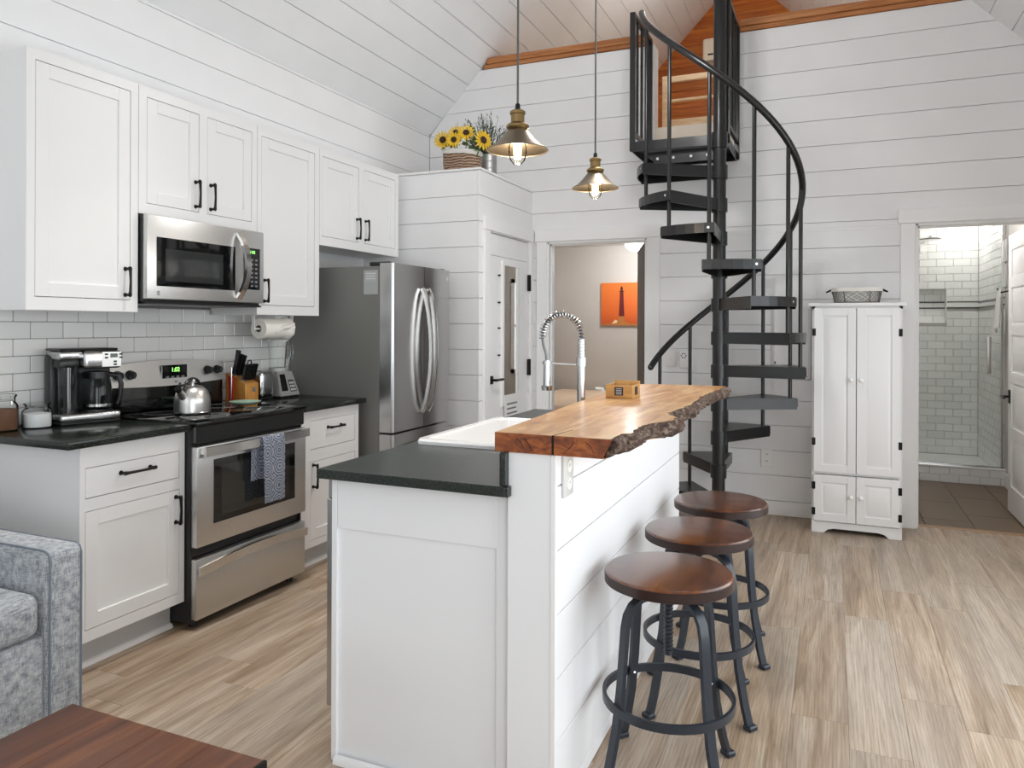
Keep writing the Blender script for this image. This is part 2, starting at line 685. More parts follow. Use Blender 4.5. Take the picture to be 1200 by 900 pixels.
def shiplap_y(wall, mat, y, sgn, u0, u1, z0, z1, holes=(), gable=False, t=.016, name='board'):
    """boards of a wall that faces along y; sgn is the direction it faces"""
    cuts = [c for h in holes for c in h[2:]]
    for za, zb in rows(z0, z1, cuts):
        for a, b in spans(u0, u1, za, zb, holes):
            if gable:
                la, ra = xlim(za); lb, rb = xlim(zb)
                poly = [(max(a, la), za), (min(b, ra), za), (min(b, rb), zb), (max(a, lb), zb)]
                if poly[1][0] - poly[0][0] < .02:
                    continue
                if poly[2][0] <= poly[3][0] + .002:
                    poly = poly[:2] + [((poly[2][0] + poly[3][0]) / 2, zb)]
            else:
                poly = [(a, za), (b, za), (b, zb), (a, zb)]
            B().prism(poly, 'y', (y if sgn < 0 else y - t), (y + t if sgn < 0 else y), .0015).done(name, mat, wall)


def shiplap_x(wall, mat, x, sgn, u0, u1, z0, z1, holes=(), t=.016, name='board'):
    cuts = [c for h in holes for c in h[2:]]
    for za, zb in rows(z0, z1, cuts):
        for a, b in spans(u0, u1, za, zb, holes):
            B().box(x - t if sgn > 0 else x, x if sgn > 0 else x + t, a, b, za, zb, .0015).done(name, mat, wall)


# floor
floor = B().box(XL - .1, XR + .1, YF, YB + .095, -.06, -.012).done('floor', plain('subfloor', lin(70, 58, 48), .9))
tag(floor, 'weathered grey-brown wood plank floor', 'floor', kind='structure')
PW, PL = .182, 1.22
i = 0
x = XL + .01
while x < XR:
    off = (i * .47 + (0.31 if i % 2 else 0)) % PL
    y = -1.1 - off
    while y < YB + .09:
        a, b = max(y, -1.1), min(y + PL, YB + .09)
        if b - a > .03:
            B().box(x + .0003, min(x + PW, XR) - .0003, a + .0003, b - .0003, -.012, 0, .0007).done('floor_plank', FLOORW, floor)
        y += PL
    x += PW
    i += 1
box('floor_rear', FLOORW, floor, XL, XR, YF, -1.1, -.012, -.0005)

# kitchen side wall
wl = B().box(XL - .12, XL - .018, YF, YG, 0, ZE + .05).done('wall_left', WALL)
tag(wl, 'white shiplap wall behind the kitchen cabinets', 'wall', kind='structure')
shiplap_x(wl, WALL, XL, 1, YF, YB - .002, 0.0, ZE + .004)

# loft wall with the two doorways and the opening to the landing
BED = (-2.135, -1.325, 0, 2.03)
BATH = (.508, 1.245, 0, 2.05)
LAND = (-1.285, -.665, 2.64, 4.0)
wb_holes = [BED, BATH, LAND]
wb = thing('wall_back', 'white shiplap loft wall with two doorways', 'wall', (0, 0, 0), kind='structure')
bb = B()
for a, b, lo, hi in ((XL, BED[0], 0, 2.6), (BED[1], BATH[0], 0, 2.6), (BATH[1], XR + .1, 0, 2.6), (BED[0], BED[1], BED[3], 2.6), (BATH[0], BATH[1], BATH[3], 2.6)):
    bb.box(a, b, YB + .017, YB + .12, lo, hi)
bb.done('wall_core', WALL, wb)
bb = B()
bb.prism([(XL, 2.6), (LAND[0], 2.6), (LAND[0], 3.512), (xlim(3.512)[0], 3.512), (XL, ZE)], 'y', YB + .017, YB + .12)
bb.prism([(LAND[1], 2.6), (XR, 2.6), (XR, ZE), (xlim(3.512)[1], 3.512), (LAND[1], 3.512)], 'y', YB + .017, YB + .12)
bb.done('half_wall_core', WALL, wb)
shiplap_y(wb, WALL, YB, -1, XL, XR, Z0, 3.512, wb_holes, True)
# timber cap rail of the loft half wall
for a, b in ((xlim(3.55)[0], LAND[0] - .02), (LAND[1], xlim(3.56)[1])):
    B().box(a, b, YB - .012, YB + .13, 3.514, 3.546, .003).done('cap_board', PINE, wb)
    B().box(a + .03, b - .03, YB - .022, YB + .14, 3.548, 3.60, .006).done('cap_rail', PINE, wb)
box('opening_jamb', TRIM, wb, LAND[0] - .002, LAND[0] + .018, YB - .004, YB + .125, 2.64, 3.51)
box('opening_jamb', TRIM, wb, LAND[1] - .018, LAND[1] + .002, YB - .004, YB + .125, 2.64, 3.51)
box('loft_fascia', painted('cream_fascia', lin(236, 222, 202), .5), wb, LAND[0] + .018, LAND[1] - .018, YB + .005, YB + .03, 2.645, 2.875)
# baseboards
bs = box('baseboard_back', TRIM, None, -1.215, BATH[0] - .1, YB - .014, YB + .015, 0, Z0 - .002, .003)
tag(bs, 'white baseboard under the shiplap behind the spiral stair', 'baseboard', kind='structure')

# right wall and the wall behind the camera, with their windows
RW = [(.45, 4.55, .2, 2.1), (-2.2, -.2, .2, 2.4)]
wr = thing('wall_right', 'white shiplap side wall with a glazed door', 'wall', kind='structure')
bb = B()
bb.box(XR + .018, XR + .12, YF, -2.2, 0, ZE + .05).box(XR + .018, XR + .12, -.2, .45, 0, ZE + .05).box(XR + .018, XR + .12, 4.55, YB, 0, ZE + .05)
for a, b, c, d in RW:
    bb.box(XR + .018, XR + .12, a, b, 0, c).box(XR + .018, XR + .12, a, b, d, ZE + .05)
bb.done('wall_core', WALL, wr)
shiplap_x(wr, WALL, XR, -1, YF, YB - .002, 0, ZE + .004, RW)
for k, (a, b, c, d) in enumerate(RW):
    win = thing('window_%d' % (1 if k == 0 else 5), ['white framed glazed door in the side wall by the bar', 'wide white framed glazed door in the side wall by the sofa'][k], 'window', (XR + .04, (a + b) / 2, 0), kind='structure')
    fr = B()
    for ya, yb, za, zb in ((a, a + .06, c, d), (b - .06, b, c, d), ((a + b) / 2 - .03, (a + b) / 2 + .03, c, d), (a, b, c, c + .06), (a, b, d - .06, d)):
        fr.box(XR + .02, XR + .08, ya, yb, za, zb)
    fr.done('window_frame', TRIM, win)
    box('window_pane', GLASS, win, XR + .046, XR + .05, a + .05, b - .05, c + .05, d - .05)
FW = [(-2.7, .7, .5, 2.4), (-2.17, .23, 2.9, 4.1)]
wf = thing('wall_front', 'white wall with wide windows facing the kitchen', 'wall', kind='structure')
bb = B()
bb.box(XL - .1, -2.7, YF - .1, YF, 0, 3.0).box(.7, XR + .1, YF - .1, YF, 0, 3.0).box(-2.7, .7, YF - .1, YF, 0, .5).box(-2.7, .7, YF - .1, YF, 2.4, 3.0)
bb.prism([(XL, 3.0), (-2.17, 3.0), (-2.17, ZE + SL * (-2.17 - XL))], 'y', YF - .1, YF)
bb.prism([(XR, 3.0), (.23, 3.0), (.23, ZE + SL * (XR - .23))], 'y', YF - .1, YF)
bb.prism([(-2.17, 4.1), (.23, 4.1), (XRIDGE, ZRIDGE)], 'y', YF - .1, YF)
bb.done('wall_core', WALL, wf)
for k, (a, b, c, d) in enumerate(FW):
    w = thing('window_%d' % (k + 2), ['wide white framed window in the wall facing the kitchen', 'upper gable window high in the wall facing the kitchen'][k], 'window', (0, YF - .05, 0), kind='structure')
    fr = B()
    fr.box(a, a + .06, YF - .09, YF - .02, c, d).box(b - .06, b, YF - .09, YF - .02, c, d).box(a, b, YF - .09, YF - .02, c, c + .06).box(a, b, YF - .09, YF - .02, d - .06, d).box((a + b) / 2 - .03, (a + b) / 2 + .03, YF - .09, YF - .02, c, d)
    fr.done('window_frame', TRIM, w)
    box('window_pane', GLASS, w, a, b, YF - .057, YF - .053, c, d)

# ceiling: two boarded slopes
cl = thing('ceiling', 'vaulted white ceiling of long narrow boards', 'ceiling', kind='structure')
for sgn, xs in ((1, XL), (-1, XR)):
    L = math.hypot(1, SL)
    ux, uz = sgn / L, SL / L
    nx_, nz_ = sgn * SL / L, -1 / L                     # towards the room
    run = (XRIDGE - XL) * L
    s0 = 0.0
    tt = .016
    while s0 < run - .005:
        s1 = min(s0 + .180, run)
        a, b = s0 + .002, s1 - .002
        p = lambda s, d: (xs + ux * s - nx_ * d, ZE + uz * s - nz_ * d)
        B().prism([p(a, 0), p(b, 0), p(b, tt), p(a, tt)], 'y', YF, YG, .0015).done('ceiling_board', CEIL, cl)
        s0 += .180
    q = lambda s, d: (xs + ux * s - nx_ * d, ZE + uz * s - nz_ * d)
    B().prism([q(-.1, .018), q(run + .1, .018), q(run + .1, .1), q(-.1, .1)], 'y', YF - .1, YG + .1).done('ceiling_deck', CEIL, cl)

# gable wall, loft floor
wg = thing('wall_gable', 'orange cedar plank gable wall of the loft', 'wall', kind='structure')
z = 2.83
while z < ZRIDGE - .02:
    z1 = min(z + .14, ZRIDGE)
    la, ra = xlim(z); lb, rb = xlim(z1)
    poly = [(la, z + .0015), (ra, z + .0015), (rb, z1 - .0015), (lb, z1 - .0015)]
    if rb - lb < .01:
        poly = poly[:2] + [((la + ra) / 2, z1)]
    B().prism(poly, 'y', YG, YG + .02, .001).done('plank', CEDAR, wg)
    z += .14
bb = B()
bb.prism([(XL, 2.83), (XR, 2.83), (XR, ZE), (XRIDGE, ZRIDGE + .05), (XL, ZE)], 'y', YG + .021, YG + .1)
bb.box(XL - .1, -1.46, YG + .002, YG + .1, 0, 2.83).box(-.75, .70, YG + .002, YG + .1, 0, 2.83).box(-1.46, -.75, YG + .002, YG + .1, 0, .75).box(-1.46, -.75, YG + .002, YG + .1, 1.95, 2.83)
bb.box(.70, .80, YG + .012, YG + .1, 0, 2.83).box(1.06, XR + .2, YG + .012, YG + .1, 0, 2.83).box(.80, 1.06, YG + .012, YG + .1, 0, 1.40).box(.80, 1.06, YG + .012, YG + .1, 1.775, 2.83).box(.79, 1.07, YG + .1, YG + .12, 1.3, 1.9)
bb.done('wall_core', BEIGE, wg)
lf = box('floor_loft', PALEWOOD, None, XL, XR, YB + .03, YG, 2.66, 2.83)
tag(lf, 'pale timber loft floor above the bedroom', 'floor', kind='structure')

# bedroom shell
box('bedroom_side_lining', BEIGE, wl, XL - .01, XL + .0, YB + .125, YG, 0, 2.33)
tag(box('wall_partition', BEIGE, None, .25, .36, YB + .12, YG, 0, 2.6), 'greige partition wall between bedroom and bathroom', 'wall', kind='structure')
tag(box('ceiling_bedroom', BEIGE, None, XL, .25, YB + .12, YG, 2.325, 2.40), 'flat greige bedroom ceiling', 'ceiling', kind='structure')
tag(box('floor_bedroom', FLOORW, None, XL, .25, YB + .095, YG, -.06, 0), 'bedroom floor of grey-brown planks', 'floor', kind='structure')
w4 = thing('window_4', 'white framed bedroom window in the end wall', 'window', (-1.1, YG + .04, .75), kind='structure')
fr = B()
fr.box(-1.46, -1.41, YG - .01, YG + .05, .75, 1.95).box(-.80, -.75, YG - .01, YG + .05, .75, 1.95).box(-1.46, -.75, YG - .01, YG + .05, .75, .80).box(-1.46, -.75, YG - .01, YG + .05, 1.90, 1.95).box(-1.46, -.75, YG + .0, YG + .04, 1.34, 1.37)
fr.done('window_frame', TRIM, w4)


def casing(n, hole, x_out0, x_out1, label):
    t = thing('trim_%d' % n, label, 'door trim', kind='structure')
    a, b, lo, hi = hole
    y0, y1 = YB - .02, YB + .014
    if x_out0 is not None:
        box('side_casing', TRIM, t, x_out0, a - .006, y0, y1, 0, hi + .005, .002)
    box('side_casing', TRIM, t, b + .006, x_out1, y0, y1, 0, hi + .005, .002)
    box('head_casing', TRIM, t, (x_out0 or a) - .014, x_out1 + .014, y0 - .006, y1, hi + .006, hi + .10, .002)
    jb = B()
    jb.box(a - .006, a + .012, YB - .004, YB + .125, 0, hi).box(b - .012, b + .006, YB - .004, YB + .125, 0, hi).box(a, b, YB - .004, YB + .125, hi - .012, hi + .006)
    jb.done('jamb_lining', TRIM, t)
    st = B()
    st.box(a + .012, a + .024, YB + .04, YB + .075, 0, hi - .012).box(a, b, YB + .04, YB + .075, hi - .024, hi - .012)
    st.done('door_stop', TRIM, t)
    return t


casing(1, BED, -2.225, -1.22, 'white casing around the bedroom doorway')
casing(2, BATH, .415, 1.295, 'white casing around the bathroom doorway')

# ------------------------------------------------------------------ pantry closet in the corner
PX, PY, PZ = -2.273, 4.71, 2.452
PD = (4.86, 5.63, 0, 2.03)
wp = thing('wall_pantry', 'white shiplap pantry closet in the corner beside the fridge', 'wall', (0, 0, 0), kind='structure')
bb = B()
bb.box(XL, PX - .017, PY + .017, PY + .1, 0, PZ - .01)
bb.box(PX - .1, PX - .017, PY + .1, PD[0], 0, PZ - .01).box(PX - .1, PX - .017, PD[1], YB, 0, PZ - .01).box(PX - .1, PX - .017, PD[0], PD[1], PD[3], PZ - .01)
bb.done('wall_core', WALL, wp)
shiplap_y(wp, WALL, PY, -1, XL, PX - .017, 0, PZ - .008)
shiplap_x(wp, WALL, PX, 1, PY, YB - .002, 0, PZ - .008, [PD])
box('top_board', TRIM, wp, XL, PX + .012, PY - .012, YB - .002, PZ - .008, PZ + .008, .002)
tr = thing('trim_3', 'white casing around the narrow pantry door', 'door trim', (PX, 5.2, 0), kind='structure')
box('side_casing', TRIM, tr, PX + .001, PX + .02, PD[0] - .095, PD[0] - .004, 0, 2.035, .002)
box('side_casing', TRIM, tr, PX + .001, PX + .02, PD[1] + .004, YB - .02, 0, 2.035, .002)
box('head_casing', TRIM, tr, PX + .001, PX + .026, PD[0] - .10, YB - .02, 2.036, 2.125, .002)
dr = thing('door_1', 'white plank pantry door with a narrow mirror strip', 'door', (PX, 5.245, 0), kind='structure')
ys = [PD[0] + .005 + (PD[1] - PD[0] - .01) * k / 4 for k in range(5)]
for a, b in zip(ys, ys[1:]):
    for c, d in ((.012, 1.865), (1.868, 2.024)):
        box('door_plank', TRIM, dr, PX - .03, PX - .004, a + .001, b - .001, c, d, .0015)
mf = B()
mf.box(PX - .004, PX + .01, 5.10, 5.128, .75, 1.84).box(PX - .004, PX + .01, 5.418, 5.446, .75, 1.84).box(PX - .004, PX + .01, 5.128, 5.418, 1.806, 1.84).box(PX - .004, PX + .01, 5.128, 5.418, .75, .83)
mfo = mf.done('mirror_frame', TRIM, dr)
box('mirror', MIRROR, dr, PX - .004, PX + .004, 5.128, 5.418, .83, 1.806)
nt = box('notice', WHITEPLASTIC, dr, PX + .010, PX + .012, 5.135, 5.41, .60, .80)
for k in range(4):
    box('notice_line', MARK, nt, PX + .012, PX + .0128, 5.175, 5.37 - .02 * (k % 2), .755 - k * .036, .767 - k * .036)
for zc in (1.70, 1.02):
    h = B().box(PX + .0, PX + .012, 5.605, 5.64, zc - .065, zc + .065, .002).cyl((PX + .014, 5.632, zc - .065), (PX + .014, 5.632, zc + .065), .008, n=8)
    h.done('hinge', HANDLE, dr)
hd = B()
hd.box(PX - .004, PX + .006, 4.885, 4.945, .93, .99, .003)
hd.cyl((PX + .006, 4.915, .96), (PX + .05, 4.915, .96), .010, n=10).box(PX + .04, PX + .056, 4.91, 5.03, .952, .97, .004)
hd.done('door_lever', HANDLE, dr)
for zc in (1.72, 1.52, 1.33, 1.13):
    box('hook', HANDLE, dr, PX - .004, PX + .012, 5.035, 5.055, zc, zc + .012)

# ------------------------------------------------------------------ kitchen: backsplash tiles
bsp = box('wall_backsplash', GROUT, None, XL + .0, XL + .0075, 1.70, 3.855, .915, 1.455)
tag(bsp, 'white subway tile backsplash behind the range and counters', 'backsplash', kind='structure')
TW, TH = .151, .0745


def tile_mesh(w, h, t, axis, bev=.0025):
    b = B()
    if axis == 'x':
        b.box(0, t, 0, w, 0, h, bev)
    else:
        b.box(0, w, -t, 0, 0, h, bev)
    return b.mesh('tile')


_tiles = {}


def tile(axis, pos, w, h, parent, t=.009):
    key = (axis, round(w, 3), round(h, 3))
    if key not in _tiles:
        me = tile_mesh(w, h, t, axis)
        me.materials.append(TILE)
        _tiles[key] = me
    o = bpy.data.objects.new('tile', _tiles[key])
    COL.objects.link(o)
    o.parent = parent
    o.location = Vector(pos) - ORI.get(parent, Vector((0, 0, 0)))
    return o


ORI[bsp] = Vector((0, 0, 0))
for r in range(8):
    z0 = .9165 + TH * r
    h = min(TH, 1.455 - z0)
    if h < .02:
        continue
    y = 2.102 - TW * 3 + (TW / 2 if r % 2 else 0)
    while y < 3.855:
        b = min(y + TW, 3.855)
        if b - y > .02:
            tile('x', (XL + .003, y + .0014, z0 + .0014), round(b - y - .0028, 3), round(h - .0028, 3), bsp)
        y += TW

# ------------------------------------------------------------------ kitchen: cabinet pieces
XU = -2.888     # face of upper cabinets
XBF = -2.64     # face of base cabinets


def pull(parent, p0, p1, out, r=.0065):
    """bar pull with flared ends from p0 to p1, standing off along out"""
    p0, p1, o = Vector(p0), Vector(p1), Vector(out)
    d = (p1 - p0).normalized()
    b = B()
    for p in (p0, p1):
        b.cyl(p, p + o * .028, .007, .0055, 10)
        b.cyl(p, p + o * .004, .010, .009, 10)
    b.tube([p0 + o * .026 - d * .006, p0 + o * .030, p0 + o * .032 + d * .015, (p0 + p1) / 2 + o * .034, p1 + o * .032 - d * .015, p1 + o * .030, p1 + o * .026 + d * .006],
           [r * 1.25, r * 1.3, r * .95, r * .8, r * .95, r * 1.3, r * 1.25], 8)
    return b.done('handle', HANDLE, parent, label='matte black bar handle')


def shaker_x(name, parent, xf, y0, y1, z0, z1, mat, st=.056, t=.02, rec=.009):
    """shaker door or drawer front facing +x with its face at xf"""
    b = B()
    b.box(xf - t, xf, y0, y0 + st, z0, z1, .0012).box(xf - t, xf, y1 - st, y1, z0, z1, .0012)
    b.box(xf - t, xf, y0 + st, y1 - st, z0, z0 + st, .0012).box(xf - t, xf, y0 + st, y1 - st, z1 - st, z1, .0012)
    b.box(xf - t, xf - rec, y0 + st, y1 - st, z0 + st, z1 - st)
    return b.done(name, mat, parent)


def cabinet(name, label, y0, y1, z0, z1, xw, xf, fronts, kick=False, group=None, bottom_rail=None):
    """fronts: (kind, y0, y1, z0, z1, handle) ; carcass from xw to the face frame at xf"""
    t = thing(name, label, 'cabinet', ((xw + xf) / 2, (y0 + y1) / 2, z0), group)
    b = B()
    th = .018
    b.box(xw, xf - .022, y0 + .0005, y0 + th, z0, z1).box(xw, xf - .022, y1 - th, y1 - .0005, z0, z1)
    b.box(xw, xf - .022, y0, y1, z0 + .004, z0 + .004 + th).box(xw, xf - .022, y0, y1, z1 - th, z1).box(xw, xw + .008, y0, y1, z0, z1)
    b.done('carcass', CAB, t)
    # face frame with openings
    ys = sorted({y0 + .0005, y1 - .0005} | {f[1] for f in fronts} | {f[2] for f in fronts})
    zs = sorted({z0, z1} | {f[3] for f in fronts} | {f[4] for f in fronts})
    ff = B()
    for ya, yb in zip(ys, ys[1:]):
        for za, zb in zip(zs, zs[1:]):
            m = ((ya + yb) / 2, (za + zb) / 2)
            if any(f[1] < m[0] < f[2] and f[3] < m[1] < f[4] for f in fronts):
                continue
            ff.box(xf - .022, xf, ya, yb, za, zb)
    bmesh.ops.remove_doubles(ff.bm, verts=ff.bm.verts, dist=1e-5)
    ff.done('face_frame', CAB, t)
    g = .0028
    for kind, a, b_, c, d, hnd in fronts:
        if kind == 'door':
            p = shaker_x('door', t, xf - .0005, a + g, b_ - g, c + g, d - g, CAB)
        else:
            p = B().box(xf - .02, xf - .0005, a + g, b_ - g, c + g, d - g, .0015).done('drawer', CAB, t)
        if hnd:
            if hnd[0] == 'v':
                pull(p, (xf, hnd[1], hnd[2]), (xf, hnd[1], hnd[3]), (1, 0, 0))
            else:
                pull(p, (xf, hnd[1], hnd[3]), (xf, hnd[2], hnd[3]), (1, 0, 0))
    if kick:
        box('toe_kick', GREYKICK, t, xw, xf - .085, y0, y1, 0, z0)
        q = B()
        q._add([], [])
        n0 = [(xf - .086, 0), (xf - .066, 0), (xf - .067, .01), (xf - .073, .018), (xf - .086, .021)]
        q.hull([(u, y0, w) for u, w in n0], [(u, y1, w) for u, w in n0])
        q.done('shoe_moulding', TRIM, t)
    return t


XW = XL + .014
cabinet('wall_cabinet', 'single tall-door white wall cabinet above the coffee maker', 1.93, 2.441, 1.41, 2.44, XW, XU,
        [('door', 1.965, 2.402, 1.462, 2.397, ('v', 2.376, 1.485, 1.60))])
cabinet('wall_cabinet', 'two-door white wall cabinet above the microwave', 2.443, 3.199, 1.858, 2.44, XW, XU,
        [('door', 2.486, 2.795, 1.908, 2.395, ('v', 2.772, 1.935, 2.055)), ('door', 2.846, 3.16, 1.908, 2.395, ('v', 2.869, 1.935, 2.055))])
cabinet('wall_cabinet', 'single tall-door white wall cabinet above the blender', 3.201, 3.737, 1.41, 2.44, XW, XU,
        [('door', 3.232, 3.693, 1.462, 2.392, ('v', 3.258, 1.485, 1.60))])
cabinet('wall_cabinet', 'two-door white wall cabinet above the refrigerator', 3.739, 4.64, 1.845, 2.44, XW, XU,
        [('door', 3.765, 4.15, 1.90, 2.392, ('v', 4.128, 1.925, 2.05)), ('door', 4.203, 4.60, 1.90, 2.392, ('v', 4.226, 1.925, 2.05))])
cabinet('base_cabinet', 'white base cabinet with one drawer and door under the coffee maker', 1.975, 2.478, .128, .884, XW - .012, XBF,
        [('drawer', 1.998, 2.45, .68, .80, ('h', 2.155, 2.295, .755)), ('door', 1.998, 2.452, .172, .632, ('v', 2.43, .49, .60))], True)
cabinet('base_cabinet', 'narrow white base cabinet with drawer between range and refrigerator', 3.237, 3.80, .128, .884, XW - .012, XBF,
        [('drawer', 3.345, 3.765, .665, .826, ('h', 3.50, 3.62, .775)), ('door', 3.345, 3.765, .165, .60, ('v', 3.37, .46, .58))], True)


def counter(label, x0, x1, y0, y1):
    o = B().box(x0, x1, y0, y1, .885, .914, .003, 2).done('countertop', GRANITE)
    return tag(o, label, 'countertop')


counter('dark speckled granite countertop carrying the coffee maker', XL + .0, -2.60, 1.90, 2.477)
counter('dark speckled granite countertop carrying the blender', XL + .0, -2.60, 3.236, 3.825)

# ------------------------------------------------------------------ microwave
mwv = thing('microwave', 'stainless over-the-range microwave with curved handle', 'microwave', (-3.0, 2.82, 1.455))
Y0, Y1, Z0m, Z1m, XM = 2.447, 3.196, 1.47, 1.852, -2.865
box('casing', BLACK, mwv, XL + .016, XM, Y0, Y1, Z0m - .012, Z1m, .003)
b = B().box(XM, XM + .028, Y0, Y1, Z0m, Z1m, .004, 2)
b.done('front_panel', STEELH, mwv)
box('window', BLACKGLASS, mwv, XM + .028, XM + .0305, 2.497, 2.985, Z0m + .06, Z0m + .285, .001)
iw = box('inner_window', plain('microwave_mesh_glass', lin(46, 48, 48), .06, 0, spec=.7), mwv, XM + .0305, XM + .0312, 2.545, 2.90, Z0m + .085, Z0m + .235)
cp = box('control_panel', BLACKGLASS, mwv, XM + .028, XM + .0305, 3.045, 3.165, Z0m + .07, Z0m + .29, .001)
text('1:02', 'clock_digits', GREENLED, cp, (XM + .032, 3.107, Z0m + .268), .022, (R(90), 0, R(90)))
for r in range(7):
    for c in range(3):
        box('button', MARK, cp, XM + .0305, XM + .0312, 3.064 + c * .032, 3.080 + c * .032, Z0m + .085 + r * .023, Z0m + .094 + r * .023)
b = B()
pts = []
for k in range(13):
    s = k / 12
    pts.append((XM + .03 + .05 * math.sin(PI * s) ** .7, 3.005 + .02 * math.sin(PI * s), Z0m + .02 + .34 * s))
b.tube(pts, 1, section=[(-.008, -.016), (.008, -.016), (.008, .016), (-.008, .016)], up=(1, 0, 0))
b.done('handle', BRIGHTSTEEL, mwv)
box('vent_grille', BLACK, mwv, XL + .03, XM + .02, Y0 + .01, Y1 - .01, Z0m - .022, Z0m - .012)
box('badge', CHROME, mwv, XM + .028, XM + .030, 2.50, 2.515, Z0m + .018, Z0m + .038)

# ------------------------------------------------------------------ range
rg = thing('range', 'stainless electric range with black glass cooktop', 'stove', (-2.9, 2.855, 0))
RY0, RY1, RXF = 2.482, 3.231, -2.575
box('side_panel', BLACK, rg, XL + .03, RXF - .035, RY0, RY0 + .012, .03, .905)
box('side_panel', BLACK, rg, XL + .03, RXF - .035, RY1 - .012, RY1, .03, .905)
box('body', BLACK, rg, XL + .03, RXF - .045, RY0 + .012, RY1 - .012, .05, .88)
B().box(XL + .02, RXF + .005, RY0 - .001, RY1 + .001, .905, .924, .006, 2).done('cooktop', BLACKGLASS, rg)
box('front_rail', BLACK, rg, RXF - .045, RXF - .012, RY0 + .002, RY1 - .002, .825, .905, .006)
for bx_, by_, rr in ((-2.72, 2.67, .10), (-2.72, 3.05, .08), (-3.0, 2.67, .075), (-3.0, 3.05, .10)):
    rb = B()
    rb.lathe([(rr, .9241), (rr + .003, .9246), (rr + .006, .9241)], (bx_, by_, 0), 40)
    rb.done('burner_ring', MARK, rg)
dd = B().box(RXF - .04, RXF, RY0 + .004, RY1 - .004, .365, .812, .006, 2).done('oven_door', STEELH, rg)
box('oven_window', BLACKGLASS, dd, RXF, RXF + .003, RY0 + .10, RY1 - .095, .455, .745, .001)
box('inner_glass', plain('oven_inner_glass', lin(40, 41, 40), .05, 0, spec=.7), dd, RXF + .003, RXF + .0036, RY0 + .145, RY1 - .14, .485, .715)
b = B()
pts = [(RXF + .03 + .014 * math.sin(PI * k / 14), RY0 + .02 + (RY1 - RY0 - .04) * k / 14, .79) for k in range(15)]
b.tube(pts, 1, section=[(-.02, -.008), (.02, -.008), (.02, .008), (-.02, .008)], up=(0, 0, 1))
b.box(RXF, RXF + .032, RY0 + .03, RY0 + .055, .778, .802).box(RXF, RXF + .032, RY1 - .055, RY1 - .03, .778, .802)
b.done('oven_handle', BRIGHTSTEEL, dd)
dw = B().box(RXF - .04, RXF - .002, RY0 + .004, RY1 - .004, .045, .315, .006, 2).done('storage_drawer', STEELH, rg)
b = B()
pts = [(RXF + .012 + .016 * math.sin(PI * k / 14), RY0 + .01 + (RY1 - RY0 - .02) * k / 14, .262 + .028 * math.sin(PI * k / 14)) for k in range(15)]
b.tube(pts, 1, section=[(-.02, -.014), (.02, -.006), (.02, .006), (-.02, .006)], up=(0, 0, 1))
b.done('drawer_handle', BRIGHTSTEEL, dw)
for fy in (RY0 + .05, RY1 - .05):
    B().cyl((RXF - .07, fy, 0), (RXF - .07, fy, .05), .018, .014, 10).done('foot', BLACK, rg)
    B().cyl((XL + .1, fy, 0), (XL + .1, fy, .05), .018, .014, 10).done('foot', BLACK, rg)
bg = B()
bg.box(XL + .025, XL + .085, RY0 + .006, RY1 - .006, .924, 1.06, .004)
bg.done('backguard', BLACKGLASS, rg)
# curved stainless control panel
N = 20
bot, top = [], []
for k in range(N + 1):
    s = k / N
    y = RY0 + .0 + (RY1 - RY0) * s
    zt = 1.15 + .022 * math.sin(PI * s)
    zb = 1.052 - .012 * math.sin(PI * s)
    ins = .018 * (1 if k in (0, N) else 0)
    bot.append((y, zb)); top.append((y, zt))
pb = B()
F_ = [(XL + .10, y, z) for y, z in bot] + [(XL + .075, y, z) for y, z in top[::-1]]
K_ = [(XL + .03, y, z) for y, z in bot] + [(XL + .03, y, z) for y, z in top[::-1]]
pb.hull(K_, F_)
pnl = pb.done('control_panel', STEELH, rg, smooth=20)
xp = XL + .09
dsp = box('clock_display', BLACKGLASS, pnl, xp - .004, xp + .004, 2.80, 2.965, 1.065, 1.145, .003)
text('1:02', 'clock_digits', GREENLED, dsp, (xp + .006, 2.885, 1.12), .032, (R(90), 0, R(90)))
for k in range(4):
    box('button', MARK, dsp, xp + .004, xp + .005, 2.825 + .033 * k, 2.845 + .033 * k, 1.078, 1.088)
for ky in (2.545, 2.615, 3.105, 3.175):
    k = B()
    k.cyl((xp - .002, ky, 1.107), (xp + .008, ky, 1.107), .024, .023, 20).cyl((xp + .008, ky, 1.107), (xp + .026, ky, 1.107), .020, .018, 20).box(xp + .026, xp + .034, ky - .005, ky + .005, 1.09, 1.124, .002)
    k.done('knob', BLACK, pnl)
box('badge', MARK, pnl, xp + .006, xp + .009, 2.878, 2.894, 1.052, 1.062)

# towel over the oven handle
tw = thing('dish_towel', 'blue and white patterned dish towel over the oven handle', 'towel', (RXF + .045, 2.97, .50))


def cloth_strip(y0, y1, path, seed, amp, y0b=None, y1b=None):
    rnd = random.Random(seed)
    b = B()
    cols = 10
    grid = []
    for i, (x, z) in enumerate(path):
        row = []
        f = i / (len(path) - 1)
        a = y0 + ((y0b if y0b is not None else y0) - y0) * f
        c = y1 + ((y1b if y1b is not None else y1) - y1) * f
        for j in range(cols + 1):
            s = j / cols
            row.append(b.bm.verts.new((x + amp * f * math.sin(s * 9 + f * 2), a + (c - a) * s, z + .002 * math.sin(s * 14 + i))))
        grid.append(row)
    for r0, r1 in zip(grid, grid[1:]):
        for j in range(cols):
            b.bm.faces.new((r0[j], r0[j + 1], r1[j + 1], r1[j]))
    r = bmesh.ops.solidify(b.bm, geom=b.bm.faces[:], thickness=.004)
    return b


